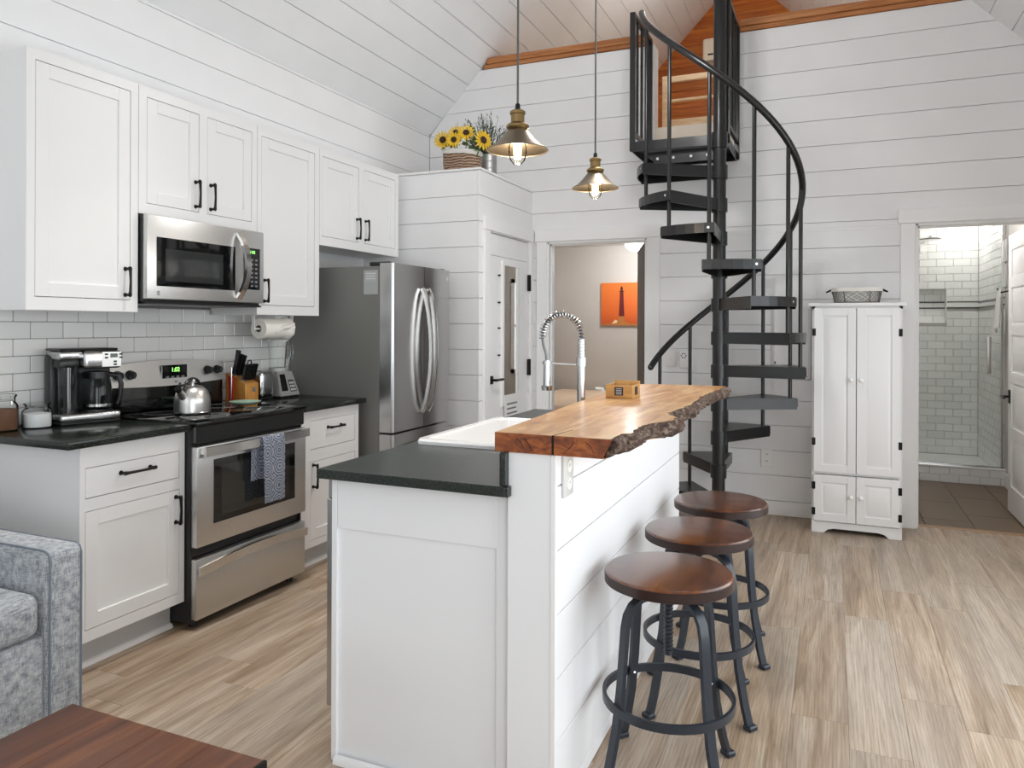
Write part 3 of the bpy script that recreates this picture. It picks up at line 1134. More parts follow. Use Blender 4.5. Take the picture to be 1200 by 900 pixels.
xh = RXF + .044
cloth_strip(2.832, 2.985, [(xh, .815), (xh + .013, .812), (xh + .018, .79)] + [(xh + .019, .79 - .027 * k) for k in range(1, 12)], 1, .004, 2.84, 2.992).done('front_fold', TOWEL, tw, 60)
cloth_strip(2.795, 2.96, [(xh - .002, .815), (xh - .014, .811), (xh - .0165, .79)] + [(xh - .0175, .79 - .026 * k) for k in range(1, 8)], 2, .003, 2.785, 2.95).done('back_fold', TOWEL, tw, 60)

# ------------------------------------------------------------------ refrigerator
fg = thing('refrigerator', 'stainless french-door refrigerator with bowed handles', 'refrigerator', (-2.85, 4.22, 0))
FY0, FY1, FX = 3.86, 4.585, -2.436
box('body', FRIDGESIDE, fg, XL + .03, FX - .10, FY0, FY1, .03, 1.715, .004)
ym = 4.225


def fridge_door(name, y0, y1, z0, z1, round0, round1):
    prof = [(FX - .095, y0)]
    n = 7
    if round0:
        prof += [(FX - .018 + .018 * math.sin(PI / 2 * k / n), y0 + .018 - .018 * math.cos(PI / 2 * k / n)) for k in range(n + 1)]
    else:
        prof += [(FX + .004, y0)]
    if round1:
        prof += [(FX - .018 + .018 * math.cos(PI / 2 * k / n), y1 - .018 + .018 * math.sin(PI / 2 * k / n)) for k in range(n + 1)]
    else:
        prof += [(FX + .004, y1)]
    prof += [(FX - .095, y1)]
    return B().prism(prof, 'z', z0, z1).done(name, STEELV, fg)


d1 = fridge_door('door', FY0, ym - .003, .705, 1.732, True, False)
d2 = fridge_door('door', ym + .003, FY1, .705, 1.732, False, True)
d3 = fridge_door('freezer_drawer', FY0, FY1, .06, .692, True, True)
for d, yc, s in ((d1, ym - .04, -1), (d2, ym + .04, 1)):
    pts = []
    for k in range(21):
        f = k / 20
        bow = math.sin(PI * f)
        pts.append((FX + .012 + .062 * bow ** .6, yc + s * .0 - s * .012 + s * .012 * (1 - bow), .80 + .79 * f))
    B().tube(pts, 1, section=[(-.010, -.013), (.010, -.013), (.012, 0), (.010, .013), (-.010, .013)], up=(1, 0, 0)).done('handle', BRIGHTSTEEL, d)
pts = [(FX + .012 + .05 * math.sin(PI * k / 16) ** .6, FY0 + .08 + (FY1 - FY0 - .16) * k / 16, .60) for k in range(17)]
B().tube(pts, 1, section=[(-.010, -.013), (.010, -.013), (.010, .013), (-.010, .013)], up=(1, 0, 0)).done('handle', BRIGHTSTEEL, d3)
box('hinge_cover', BLACK, fg, FX - .18, FX - .03, FY0 + .01, FY0 + .06, 1.716, 1.742, .006)
box('hinge_cover', BLACK, fg, FX - .18, FX - .03, FY1 - .06, FY1 - .01, 1.716, 1.742, .006)
box('kick_grille', BLACK, fg, XL + .1, FX - .11, FY0 + .02, FY1 - .02, 0, .03)
box('badge', CHROME, d2, FX, FX + .003, 4.545, 4.56, 1.665, 1.685)
sg = thing('info_card', 'grey printed info card on the side of the refrigerator', 'card', (-2.57, FY0 - .002, 1.54))
ic = box('card', plain('card_grey', lin(168, 172, 172), .5), sg, -2.645, -2.545, FY0 - .004, FY0 - .0005, 1.542, 1.69)
for k in range(3):
    box('print_line', MARKLIGHT, sg, -2.632 + .004 * (k % 2), -2.558 - .004 * (k % 2), FY0 - .0046, FY0 - .004, 1.666 - .016 * k, 1.674 - .016 * k)
box('print_rule', MARKLIGHT, sg, -2.64, -2.55, FY0 - .0046, FY0 - .004, 1.623, 1.625)

# ------------------------------------------------------------------ island
isl = thing('kitchen_island', 'white paneled kitchen island base cabinet under the granite', 'island', (-1.06, 2.8, 0))
IX0, IX1, IXP, IY0, IY1 = -1.435, -.686, -.82, 1.935, 3.66
bb = B()
bb.box(IX0 + .02, IXP - .002, IY0 + .012, IY0 + .03, .10, .882).box(IX0 + .02, IXP - .002, IY1 - .018, IY1, .10, .882).box(IXP - .02, IXP - .002, IY0 + .03, IY1 - .018, .0, .882)
bb.box(IX0 + .02, IXP - .02, IY0 + .03, IY1 - .018, .10, .118).box(IX0 + .09, IX0 + .105, IY0 + .012, IY1, 0, .10).box(IX0 + .021, IX0 + .04, 2.575, 2.60, .118, .882).box(IX0 + .021, IX0 + .04, 2.60, IY1 - .018, .862, .882)
bb.done('carcass', ISLAND, isl)
box('end_panel', ISLAND, isl, IX0, IXP - .055, IY0, IY0 + .012, 0, .882)
box('end_rail', ISLAND, isl, IX0 + .022, IXP - .052, IY0 - .011, IY0, .725, .882, .001)
box('end_stile', ISLAND, isl, IX0, IX0 + .020, IY0 - .011, IY0, 0, .882, .001)
box('end_stile', ISLAND, isl, IXP - .052, IXP - .0075, IY0 - .011, IY0 + .012, 0, .882, .001)
qr = [(IY0 - .012, 0), (IY0 - .030, 0), (IY0 - .029, .012), (IY0 - .024, .02), (IY0 - .012, .023)]
q = B(); q.hull([(IX0 + .02, u, w) for u, w in qr], [(IXP - .05, u, w) for u, w in qr]); q.done('shoe_moulding', TRIM, isl)
# knee wall carrying the bar
YN = 1.898
hw_ = thing('half_wall', 'white shiplap half wall carrying the wooden bar slab', 'half wall', (-.75, 2.8, 0))
bb = B().box(IXP + .001, IX1 - .017, YN + .014, IY1, 0, 1.006)
bb.done('core', ISLAND, hw_)
box('end_board', ISLAND, hw_, IXP - .006, IX1 - .001, YN, YN + .013, 0, 1.006, .0015)
box('corner_bead', TRIM, hw_, IX1 - .014, IX1 + .002, YN - .002, YN + .014, 0, 1.006, .0015)
for z0, z1 in zip([0, .043, .218, .393, .568, .743, .918], [.043, .218, .393, .568, .743, .918, 1.006]):
    box('side_board', ISLAND, hw_, IX1 - .016, IX1, YN + .015, IY1, z0 + .0018, z1 - .0018, .0015)
box('far_panel', ISLAND, isl, IX0, IXP - .003, IY1, IY1 + .012, 0, .882)
# doors on the working side beyond the dishwasher
for ya, yb in ((2.60, 3.12), (3.13, 3.64)):
    b = B()
    b.box(IX0 + .001, IX0 + .02, ya, yb, .12, .86, .0015)
    o = b.done('door', ISLAND, isl)
    pp = B()
    pp.cyl((IX0, yb - .05, .55), (IX0 - .03, yb - .05, .55), .006, n=8).cyl((IX0, yb - .05, .70), (IX0 - .03, yb - .05, .70), .006, n=8).cyl((IX0 - .03, yb - .05, .53), (IX0 - .03, yb - .05, .72), .006, n=8)
    pp.done('handle', HANDLE, o)
dwm = thing('dishwasher', 'steel dishwasher built into the island end', 'dishwasher', (-1.4, 2.28, .1))
B().box(IX0 - .056, IX0 + .019, 1.972, 2.572, .135, .80, .004).done('door', STEELV, dwm)
box('control_strip', plain('dishwasher_grey', lin(150, 152, 154), .4), dwm, IX0 - .05, IX0 + .019, 1.972, 2.572, .802, .878, .003)
B().tube([(IX0 - .057, 2.05, .76), (IX0 - .085, 2.07, .76), (IX0 - .085, 2.48, .76), (IX0 - .057, 2.50, .76)], .009, 8).done('handle', BRIGHTSTEEL, dwm)

ic_ = thing('island_countertop', 'dark granite island countertop with a short upstand', 'countertop', (-1.13, 2.8, .884))
cb = B()
SX0, SX1, SY0, SY1 = -1.41, -1.0, 2.44, 3.14       # sink cut-out
CX0, CX1, CY0, CY1 = -1.455, -.824, 1.872, 3.70
cb.box(CX0, CX1, CY0, SY0, .885, .914, .002).box(CX0, CX1, SY1, CY1, .885, .914, .002).box(CX0, SX0, SY0, SY1, .885, .914).box(SX1, CX1, SY0, SY1, .885, .914)
cb.done('slab', GRANITE_I, ic_)
box('upstand', GRANITE_I, ic_, IXP - .022, IXP - .003, 1.876, IY1, .915, 1.006, .0015)
box('end_edge', GRANITE_I, ic_, CX1, IXP + .006, CY0, YN - .001, .885, .914, .0015)

# bar slab of live-edge timber
bar = thing('bar_counter', 'live-edge wooden bar slab with a barky edge on the island', 'bar counter', (-.69, 2.8, 1.007))
edge_t = [(-.522, 1.893), (-.521, 2.002), (-.5, 2.024), (-.512, 2.152), (-.51, 2.199), (-.49, 2.282), (-.453, 2.359), (-.455, 2.439), (-.51, 2.552), (-.496, 2.712), (-.48, 2.847), (-.503, 3.21), (-.479, 3.63), (-.478, 3.813)]
# finer outline with a little wobble
rnd = random.Random(3)
fine = []
for (ax, ay), (bx_, by_) in zip(edge_t, edge_t[1:]):
    n = max(2, int((by_ - ay) / .022))
    for k in range(n):
        f = k / n
        fine.append((ax + (bx_ - ax) * f + rnd.uniform(-.006, .006) * (0 if k == 0 else 1), ay + (by_ - ay) * f))
fine.append(edge_t[-1])
ZT, ZB = 1.06, 1.0075
left = [(-.865, 3.80), (-.93, 3.72), (-.935, 3.4), (-.925, 3.1), (-.91, 2.8), (-.885, 2.335), (-.862, 1.893)]
inner = [(x - .012, y) for x, y in fine]
top = [(x, y, ZT) for x, y in inner + left]
low = [(x - .012, y, ZB) for x, y in inner] + [(x + .004, y, ZB) for x, y in left]
B().hull(low, top).done('slab', BARWOOD, bar, smooth=25)
# bark along the live edge
bk = B()
rws = []
for i, (x, y) in enumerate(fine):
    row = []
    for j, zf in enumerate((1.0, .8, .55, .3, .08, 0)):
        out = (.0, .010, .016, .010, -.008, -.026)[j] + (0 if j in (0,) else rnd.uniform(-.009, .009))
        zz = ZB + (ZT - ZB) * zf + (rnd.uniform(-.007, .005) if 0 < j < 5 else 0) - (.0006 if j == 0 else 0)
        row.append(bk.bm.verts.new((x - .004 + out, y + (rnd.uniform(-.005, .005) if 0 < i < len(fine) - 1 else 0), zz)))
    row.append(bk.bm.verts.new((x - .04, y, ZB)))
    row.append(bk.bm.verts.new((x - .04, y, ZT - .003)))
    rws.append(row)
for a, b in zip(rws, rws[1:]):
    for j in range(len(a)):
        k = (j + 1) % len(a)
        bk.bm.faces.new((a[j], a[k], b[k], b[j]))
bk.bm.faces.new(rws[0]); bk.bm.faces.new(rws[-1][::-1])
bk.done('bark_edge', BARK, bar, smooth=50)
eg = B()
eg.hull([(-.862, 1.8895, ZB), (-.552, 1.8895, ZB), (-.527, 1.8895, ZT - .0005), (-.862, 1.8895, ZT - .0005)], [(-.862, 1.8935, ZB), (-.552, 1.8935, ZB), (-.527, 1.8935, ZT - .0005), (-.862, 1.8935, ZT - .0005)])
eg.done('end_grain', ENDGRAIN, bar)
CRACK = plain('dark_crack', lin(26, 14, 10), .9)
box('crack', CRACK, bar, -.694, -.688, 1.8885, 1.8905, ZB + .001, ZT - .0006)
c = B()
c.hull([(-.693, 1.8885, ZT - .001), (-.689, 1.8885, ZT - .001), (-.676, 2.02, ZT - .001), (-.677, 2.02, ZT - .001)], [(-.693, 1.8885, ZT + .0005), (-.689, 1.8885, ZT + .0005), (-.676, 2.02, ZT + .0005), (-.677, 2.02, ZT + .0005)])
c.done('crack', CRACK, bar)
for (ax, az), (cx, cz) in (((-.80, ZT - .01), (-.775, ZT - .04)), ((-.775, ZT - .012), (-.75, ZT - .048)), ((-.66, ZT - .045), (-.63, ZT - .012)), ((-.60, ZT - .01), (-.575, ZT - .04))):
    B().tube([(ax, 1.889, az), ((ax + cx) / 2 + .004, 1.889, (az + cz) / 2), (cx, 1.889, cz)], .0007, 5).done('check_mark', CRACK, bar)

# sink
sk = thing('sink', 'white drop-in kitchen sink in the island counter', 'sink', (-1.2, 2.79, .914))
ox0, ox1, oy0, oy1 = -1.428, -.99, 2.415, 3.165
b = B()


def rrect(x0, x1, y0, y1, r, z, n=5):
    out = []
    for cx, cy, a in ((x1 - r, y1 - r, 0), (x0 + r, y1 - r, 90), (x0 + r, y0 + r, 180), (x1 - r, y0 + r, 270)):
        for k in range(n + 1):
            t = R(a + 90 * k / n)
            out.append((cx + r * math.cos(t), cy + r * math.sin(t), z))
    return out


loops = [rrect(ox0, ox1, oy0, oy1, .03, .9145), rrect(ox0, ox1, oy0, oy1, .03, .926), rrect(ox0 + .006, ox1 - .006, oy0 + .006, oy1 - .006, .026, .934),
         rrect(ox0 + .03, ox1 - .075, oy0 + .03, oy1 - .03, .04, .934), rrect(ox0 + .037, ox1 - .082, oy0 + .037, oy1 - .037, .04, .926),
         rrect(ox0 + .045, ox1 - .09, oy0 + .05, oy1 - .05, .05, .74), rrect(ox0 + .07, ox1 - .11, oy0 + .08, oy1 - .08, .05, .725)]
vl = [[b.bm.verts.new(p) for p in L] for L in loops]
for A, C in zip(vl, vl[1:]):
    for j in range(len(A)):
        k = (j + 1) % len(A)
        b.bm.faces.new((A[j], A[k], C[k], C[j]))
b.bm.faces.new(vl[-1])
b.done('basin', CERAMIC, sk)
B().cyl((-1.2, 2.79, .7255), (-1.2, 2.79, .729), .035, n=20).done('drain', CHROME, sk)

# spring faucet
fc = thing('faucet', 'chrome spring-neck pull-down kitchen faucet', 'faucet', (-.952, 2.94, .914))
fx, fy = -.952, 2.94
B().cyl((fx, fy, .9145), (fx, fy, .93), .028, .026, 20).done('base', CHROME, fc)
B().cyl((fx, fy, .93), (fx, fy, 1.20), .0165, .0165, 20).cyl((fx, fy, 1.19), (fx, fy, 1.225), .021, .021, 20).cyl((fx, fy, 1.225), (fx, fy, 1.30), .015, .015, 16).done('column', CHROME, fc)
arc = [(fx, fy, 1.22 + .0135 * k) for k in range(8)]
cxa, rad = fx - .085, .085
arc += [(cxa + rad * math.cos(PI * k / 16), fy, 1.315 + rad * 1.05 * math.sin(PI * k / 16)) for k in range(1, 17)]
arc += [(cxa - rad, fy, 1.30)]
B().tube(arc, .007, 8).done('hose', plain('hose_grey', lin(90, 92, 94), .4, .5), fc)
coil = []
import bisect
ln = [0]
for p, q in zip(arc, arc[1:]):
    ln.append(ln[-1] + (Vector(q) - Vector(p)).length)


def along(s):
    k = min(max(bisect.bisect(ln, s) - 1, 0), len(arc) - 2)
    f = (s - ln[k]) / (ln[k + 1] - ln[k])
    p, q = Vector(arc[k]), Vector(arc[k + 1])
    return p.lerp(q, f), (q - p).normalized()


turns, per = 30, 10
for k in range(turns * per + 1):
    s = ln[-1] * k / (turns * per)
    p, t = along(s)
    nrm = Vector((0, 1, 0))
    bn = t.cross(nrm)
    a = 2 * PI * k / per
    coil.append(p + (nrm * math.cos(a) + bn * math.sin(a)) * .0135)
B().tube(coil, .0028, 5).done('spring', CHROME, fc)
hx = cxa - rad + .02
B().tube([(cxa - rad, fy, 1.305), (cxa - rad + .004, fy, 1.275), (hx - .004, fy, 1.235), (hx, fy, 1.205)], .006, 8).done('spray_hose', plain('hose_dark', lin(120, 122, 122), .3, .8), fc)
B().cyl((hx, fy, 1.21), (hx, fy, 1.10), .0135, .0155, 16).cyl((hx, fy, 1.105), (hx, fy, 1.085), .024, .022, 16).done('spray_head', CHROME, fc)
B().tube([(fx, fy, 1.195), (hx + .006, fy, 1.20)], .004, 8).lathe([(.0155, -.006), (.019, -.006), (.019, .006), (.0155, .006), (.0155, -.006)], (hx, fy, 1.20), 16).done('holder_arm', CHROME, fc)
B().tube([(fx, fy, .98), (fx, fy + .05, .985), (fx, fy + .11, 1.0)], [.008, .007, .005], 8).done('lever', CHROME, fc)

# sink-side bits
so = thing('sponge_caddy', 'white sponge caddy with a dark scrubber behind the faucet', 'caddy', (-1.02, 3.42, .914))
box('tray', WHITEPLASTIC, so, -1.10, -.93, 3.36, 3.50, .9145, .985, .006, 2)
B().ball((-1.0, 3.40, 1.005), .026, 1.2, 1, .8).done('scrubber', plain('dark_scrubber', lin(34, 44, 38), .9), so)
box('sponge', plain('green_sponge', lin(60, 140, 88), .9), so, -.985, -.94, 3.37, 3.44, .986, 1.008, .004)
bo = thing('soap_bottle', 'small clear soap bottle with white pump by the sponge caddy', 'bottle', (-.955, 3.27, .914))
B().lathe([(0, .915), (.028, .915), (.028, 1.0), (.02, 1.02), (.01, 1.03), (.01, 1.04)], (-.955, 3.27, 0), 16).done('bottle_body', plain('soap_clear', lin(214, 222, 220), .1), bo)
B().cyl((-.955, 3.27, 1.03), (-.955, 3.27, 1.07), .006, n=8).cyl((-.955, 3.27, 1.07), (-.99, 3.27, 1.072), .006, n=8).done('pump', WHITEPLASTIC, bo)

# outlet on the knee wall
ou = thing('wall_outlet', 'white outlet plate on the island under the bar slab', 'outlet', (IX1, 1.985, .93))
box('plate', plain('outlet_plate', lin(205, 205, 203), .35), ou, IX1 + .0005, IX1 + .009, 1.945, 2.025, .88, .998, .003, 2)
for zc in (.915, .963):
    o = B().cyl((IX1 + .009, 1.985, zc), (IX1 + .0115, 1.985, zc), .017, n=16).done('socket', WHITEPLASTIC, ou)
    for dy in (-.006, .006):
        box('slot', BLACK, o, IX1 + .0115, IX1 + .0118, 1.985 + dy - .001, 1.985 + dy + .001, zc - .001, zc + .008)

# caddy on the bar
cd = thing('coaster_caddy', 'small bamboo caddy with dark labels on the bar slab', 'caddy', (-.79, 3.03, ZT))
a0, a1, c0, c1 = -.855, -.745, 2.965, 3.10
zt = ZT + .001
box('base', CADDYWOOD, cd, a0, a1, c0, c1, zt, zt + .006)
fp = box('front_panel', CADDYWOOD, cd, a0, a1, c0, c0 + .006, zt + .006, zt + .054, .001)
box('side_panel', CADDYWOOD, cd, a0, a0 + .006, c0 + .006, c1 - .006, zt + .006, zt + .054, .001)
sp = box('side_panel', CADDYWOOD, cd, a1 - .006, a1, c0 + .006, c1 - .006, zt + .006, zt + .054, .001)
box('back_panel', CADDYWOOD, cd, a0, a1, c1 - .006, c1, zt + .006, zt + .065, .001)
box('divider', CADDYWOOD, cd, a0 + .03, a1 - .03, c0 + .06, c0 + .066, zt + .006, zt + .062)
lb = box('label_plate', plain('navy_label', lin(34, 30, 52), .6), fp, -.818, -.782, c0 - .001, c0, zt + .012, zt + .046)
for k in range(4):
    box('label_line', MARKLIGHT, fp, -.812, -.788, c0 - .0014, c0 - .001, zt + .017 + k * .007, zt + .0195 + k * .007)
box('label_plate', plain('navy_label_side', lin(34, 30, 52), .6), sp, a1, a1 + .001, 3.01, 3.055, zt + .012, zt + .046)

# ------------------------------------------------------------------ bar stools
def make_stool():
    t = thing('bar_stool', '', 'stool')
    zs = .62
    seat = B().lathe([(0, zs - .04), (.175, zs - .04), (.188, zs - .036), (.19, zs - .03), (.19, zs - .006), (.186, zs - .001), (.18, zs), (0, zs)], (0, 0, 0), 48).done('seat', STOOLWOOD, t, 30)
    B().lathe([(.1885, zs - .036), (.192, zs - .034), (.192, zs - .008), (.1885, zs - .005)], (0, 0, 0), 48).done('rim_band', STOOLRIM, seat)
    for k in range(4):
        a = R(50 + 90 * k)
        ca, sa = math.cos(a), math.sin(a)
        prof = [(.03, .545), (.07, .552), (.105, .548), (.132, .532), (.150, .505), (.158, .47), (.162, .42), (.172, .30), (.188, .18), (.214, .07), (.235, .006)]
        pts = [(r * ca, r * sa, z) for r, z in prof]
        lg = B().tube(pts, 1, section=[(-.0145, -.007), (.0145, -.007), (.0145, .007), (-.0145, .007)], up=(-sa, ca, 0)).done('leg', STOOLMETAL, t, 50)
        m = Matrix.Rotation(a, 3, 'Z')
        B().obox((.238 * ca, .238 * sa, .009), (.034, .04, .018), m, .004).done('foot_pad', STOOLMETAL, lg)
        B().obox((  .185 * ca, .185 * sa, .24), (.014, .008, .008), m).ball((.171 * ca, .171 * sa, .24), .006, n=8).done('bolt', CHROME, lg)
    ring = [(.192 * math.cos(2 * PI * k / 48), .192 * math.sin(2 * PI * k / 48), .24) for k in range(48)]
    B().tube(ring, 1, closed=True, section=[(-.0125, -.005), (.0125, -.005), (.0125, .005), (-.0125, .005)], up=(0, 0, 1)).done('footrest_ring', STOOLMETAL, t, 50)
    B().cyl((0, 0, .535), (0, 0, .582), .034, .06, 20).done('hub', STOOLMETAL, t)
    sc = []
    for k in range(14 * 8 + 1):
        a = 2 * PI * k / 8
        sc.append((.0125 * math.cos(a), .0125 * math.sin(a), .37 + .17 * k / (14 * 8)))
    B().cyl((0, 0, .365), (0, 0, .545), .0115, n=12).tube(sc, .0028, 4).done('screw', STOOLMETAL, t, 50)
    return t


stool = make_stool()
spots = [(-.455, 2.265, 0, 'round-seat industrial bar stool below the outlet end of the island'),
         (-.447, 2.765, 5, 'round-seat industrial bar stool between the other two stools'),
         (-.437, 3.265, 3, 'round-seat industrial bar stool next to the spiral staircase')]
for k, (x, y, a, lab) in enumerate(spots):
    o = stool if k == 0 else copy_tree(stool)
    o.location = (x, y, 0)
    o.rotation_euler.z = R(a)
    tag(o, lab, 'stool', 'bar stools along the island')

# ------------------------------------------------------------------ spiral staircase
CXs, CYs, RISE, A0 = -.697, 5.10, .2195, 151.7
ss = thing('spiral_staircase', 'black metal spiral staircase up to the loft landing', 'staircase', (CXs, CYs, 0))


def pol(a, r, z):
    return (CXs + r * math.cos(R(a)), CYs + r * math.sin(R(a)), z)


B().cyl((CXs, CYs, .012), (CXs, CYs, 3.86), .042, n=28).done('center_pole', STAIR, ss)
B().lathe([(0, 0.0005), (.14, 0.0005), (.14, .012), (.06, .013), (.05, .03), (.043, .03)], (CXs, CYs, 0), 32).done('base_plate', STAIR, ss)
for k in range(1, 12):
    zt_ = RISE * k
    a_f, a_r = A0 - 30.1 * (k - 1) + 4, A0 - 30.1 * k - 4
    ro = .535
    rim = [a_f + (a_r - a_f) * j / 6 for j in range(7)]
    inn = [pol(a_f + 20, .05, 0)[:2], pol(a_r - 20, .05, 0)[:2]]
    outl = [(pol(a, ro, 0)[0], pol(a, ro, 0)[1]) for a in rim]
    b = B().prism([inn[0]] + outl + [inn[1]], 'z', zt_ - .008, zt_)
    # lips folded down on the front, back and rim
    def lip(p, q, d=.075, th=.006):
        p, q = Vector((*p, 0)), Vector((*q, 0))
        dr_ = (q - p).normalized()
        nn = Vector((-dr_.y, dr_.x, 0)) * th
        if (p + q).length and (Vector((CXs, CYs, 0)) - p).dot(nn) < 0 and False:
            nn = -nn
        pts = [p, q, q + nn, p + nn]
        b.hull([(u.x, u.y, zt_ - d) for u in pts], [(u.x, u.y, zt_ - .006) for u in pts])
    lip(outl[0], inn[0]); lip(inn[1], outl[-1])
    for p, q in zip(outl, outl[1:]):
        lip(p, q, .06)
    tr_ = b.done('tread', STAIR, ss)
    B().lathe([(.0425, zt_ - .085), (.052, zt_ - .085), (.052, zt_ + .004), (.0425, zt_ + .004)], (CXs, CYs, 0), 28).done('sleeve', STAIR, tr_)
RB = .503
RAIL0 = 1.135
for k in range(1, 12):
    a = A0 - 30.1 * (k - 1)
    zt_ = RISE * k
    zb = 0.0 if k == 1 else zt_ - RISE - .055
    zr = RAIL0 + RISE * (k - 1)
    b = B().cyl(pol(a, RB, zb), pol(a, RB, zr), .0125, n=12)
    bl = b.done('baluster', STAIR, ss)
    bt = B()
    dirv = Vector((math.cos(R(a)), math.sin(R(a)), 0))
    for zz in (zt_ - .03,):
        c = Vector(pol(a, RB + .030, zz))
        bt.cyl(c, c + dirv * .008, .008, n=8)
    bt.done('bolt', CHROME, bl)
rail = []
steps = 90
kA, kB = -.38, 10.55
for i in range(steps + 1):
    k = kA + (kB - kA) * i / steps
    rail.append(pol(A0 - 30.1 * k, .512, RAIL0 + RISE * k + .012))
B().tube(rail, .0215, 14).ball(rail[0], .0215, n=12).ball(rail[-1], .0215, n=12).done('handrail', STAIR, ss)
# landing
LZ = 2.635
lx0, lx1, ly0, ly1 = -1.30, -.655, 5.135, YB - .004
b = B().box(lx0, lx1, ly0, ly1, LZ - .008, LZ + .0)
b.box(lx0, lx1, ly0 - .006, ly0, LZ - .065, LZ + .004).box(lx0 - .0, lx0 + .006, ly0, ly1, LZ - .065, LZ - .008).box(lx1 - .006, lx1, ly0, ly1, LZ - .065, LZ - .008).box(lx0, lx1, ly1 - .006, ly1, LZ - .065, LZ - .008)
lnd = b.done('landing', STAIR, ss)
# stiffener under the landing with bolts
st = B().prism([(lx0 + .06, LZ - .066), (lx1 - .02, LZ - .066), (lx1 - .02, LZ - .15), (lx0 + .16, LZ - .15)], 'y', ly0 + .06, ly0 + .07).done('stiffener', STAIR, lnd)
for bx_ in (-1.13, -1.02, -.90, -.79):
    B().cyl((bx_, ly0 + .06, LZ - .115), (bx_, ly0 + .052, LZ - .115), .010, n=8).done('bolt', CHROME, st)
B().lathe([(.0425, LZ - .10), (.052, LZ - .10), (.052, LZ + .004), (.0425, LZ + .004)], (CXs, CYs, 0), 28).done('sleeve', STAIR, lnd)
# guard rails at the two sides of the landing
for gx, ya, yb in ((lx0 + .004, ly0 + .005, ly1 - .03), (lx1 - .0, CYs + .05, ly1 - .02)):
    for yy in (ya, yb):
        box('guard_post', STAIR, ss, gx - .018, gx + .018, yy - .014, yy + .014, LZ - .06, 3.545, .002)
    B().box(gx - .016, gx + .016, ya, yb, 3.52, 3.55, .002).done('guard_rail', STAIR, ss)
    B().box(gx - .012, gx + .012, ya, yb, LZ + .06, LZ + .085).done('guard_rail', STAIR, ss)
    n = 4
    for k in range(1, n):
        y = ya + (yb - ya) * k / n
        B().cyl((gx, y, LZ + .085), (gx, y, 3.52), .010, n=10).done('baluster', STAIR, ss)

# ------------------------------------------------------------------ white storage cupboard and basket
cp_ = thing('storage_cupboard', 'tall white four-door storage cupboard beside the bathroom doorway', 'cupboard', (.137, 5.5, 0))
TX0, TX1, TY, TYB, TZ = -.130, .404, 5.355, 5.685, 1.49
b = B()
b.box(TX0, TX0 + .018, TY, TYB, 0, TZ).box(TX1 - .018, TX1, TY, TYB, 0, TZ).box(TX0, TX1, TYB - .008, TYB, .05, TZ).box(TX0, TX1, TY, TYB, TZ - .018, TZ).box(TX0, TX1, TY + .02, TYB, .10, .118).box(TX0, TX1, TY + .002, TYB, .385, .40)
b.done('carcass', CAB, cp_)
B().box(TX0 - .022, TX1 + .022, TY - .028, TYB, TZ, TZ + .022, .004, 2).done('top', CAB, cp_)
ar = [(TX0, 0), (TX0 + .075, 0), (TX0 + .10, .022), (TX0 + .135, .03), (TX1 - .135, .03), (TX1 - .10, .022), (TX1 - .075, 0), (TX1, 0), (TX1, .072), (TX0, .072)]
B().prism(ar, 'y', TY - .004, TY + .014).done('plinth', CAB, cp_)


def panel_door(x0, x1, z0, z1, knob_x, knob_z, hinge_x, hz):
    t = .018
    b = B()
    y = TY - t - .002
    st_ = .05
    b.box(x0, x0 + st_, y, y + t, z0, z1, .0015).box(x1 - st_, x1, y, y + t, z0, z1, .0015).box(x0 + st_, x1 - st_, y, y + t, z0, z0 + st_, .0015).box(x0 + st_, x1 - st_, y, y + t, z1 - st_, z1, .0015)
    b.box(x0 + st_, x1 - st_, y + .009, y + t, z0 + st_, z1 - st_)
    i0, i1, k0, k1 = x0 + st_ + .008, x1 - st_ - .008, z0 + st_ + .008, z1 - st_ - .008
    e = .018
    b.hull([(i0, y + .009, k0), (i1, y + .009, k0), (i1, y + .009, k1), (i0, y + .009, k1)], [(i0 + e, y + .003, k0 + e), (i1 - e, y + .003, k0 + e), (i1 - e, y + .003, k1 - e), (i0 + e, y + .003, k1 - e)])
    d = b.done('door', CAB, cp_, 20)
    B().cyl((knob_x, y, knob_z), (knob_x, y - .014, knob_z), .007, n=10).ball((knob_x, y - .02, knob_z), .015, 1, .8, 1).done('knob', CERAMIC, d)
    for zc in hz:
        B().box(hinge_x - .011, hinge_x + .011, y - .002, y, zc - .024, zc + .024, .001).cyl((hinge_x, y - .003, zc - .024), (hinge_x, y - .003, zc + .024), .004, n=8).done('hinge', HANDLE, d)


xm_ = (TX0 + TX1) / 2
panel_door(TX0 + .012, xm_ - .002, .40, TZ - .012, xm_ - .03, 1.01, TX0 + .012, (1.32, .60))
panel_door(xm_ + .002, TX1 - .012, .40, TZ - .012, xm_ + .03, 1.01, TX1 - .012, (1.32, .60))
panel_door(TX0 + .012, xm_ - .002, .078, .382, xm_ - .03, .25, TX0 + .012, (.31, .14))
panel_door(xm_ + .002, TX1 - .012, .078, .382, xm_ + .03, .25, TX1 - .012, (.31, .14))

bkt = thing('wire_basket', 'wire basket with a white cloth liner on the storage cupboard', 'basket', (.14, 5.48, TZ + .022))
bz = TZ + .023


def oval(rx, ry, z, n=36):
    return [(.14 + rx * math.copysign(abs(math.cos(2 * PI * k / n)) ** .6, math.cos(2 * PI * k / n)), 5.49 + ry * math.copysign(abs(math.sin(2 * PI * k / n)) ** .6, math.sin(2 * PI * k / n)), z) for k in range(n)]


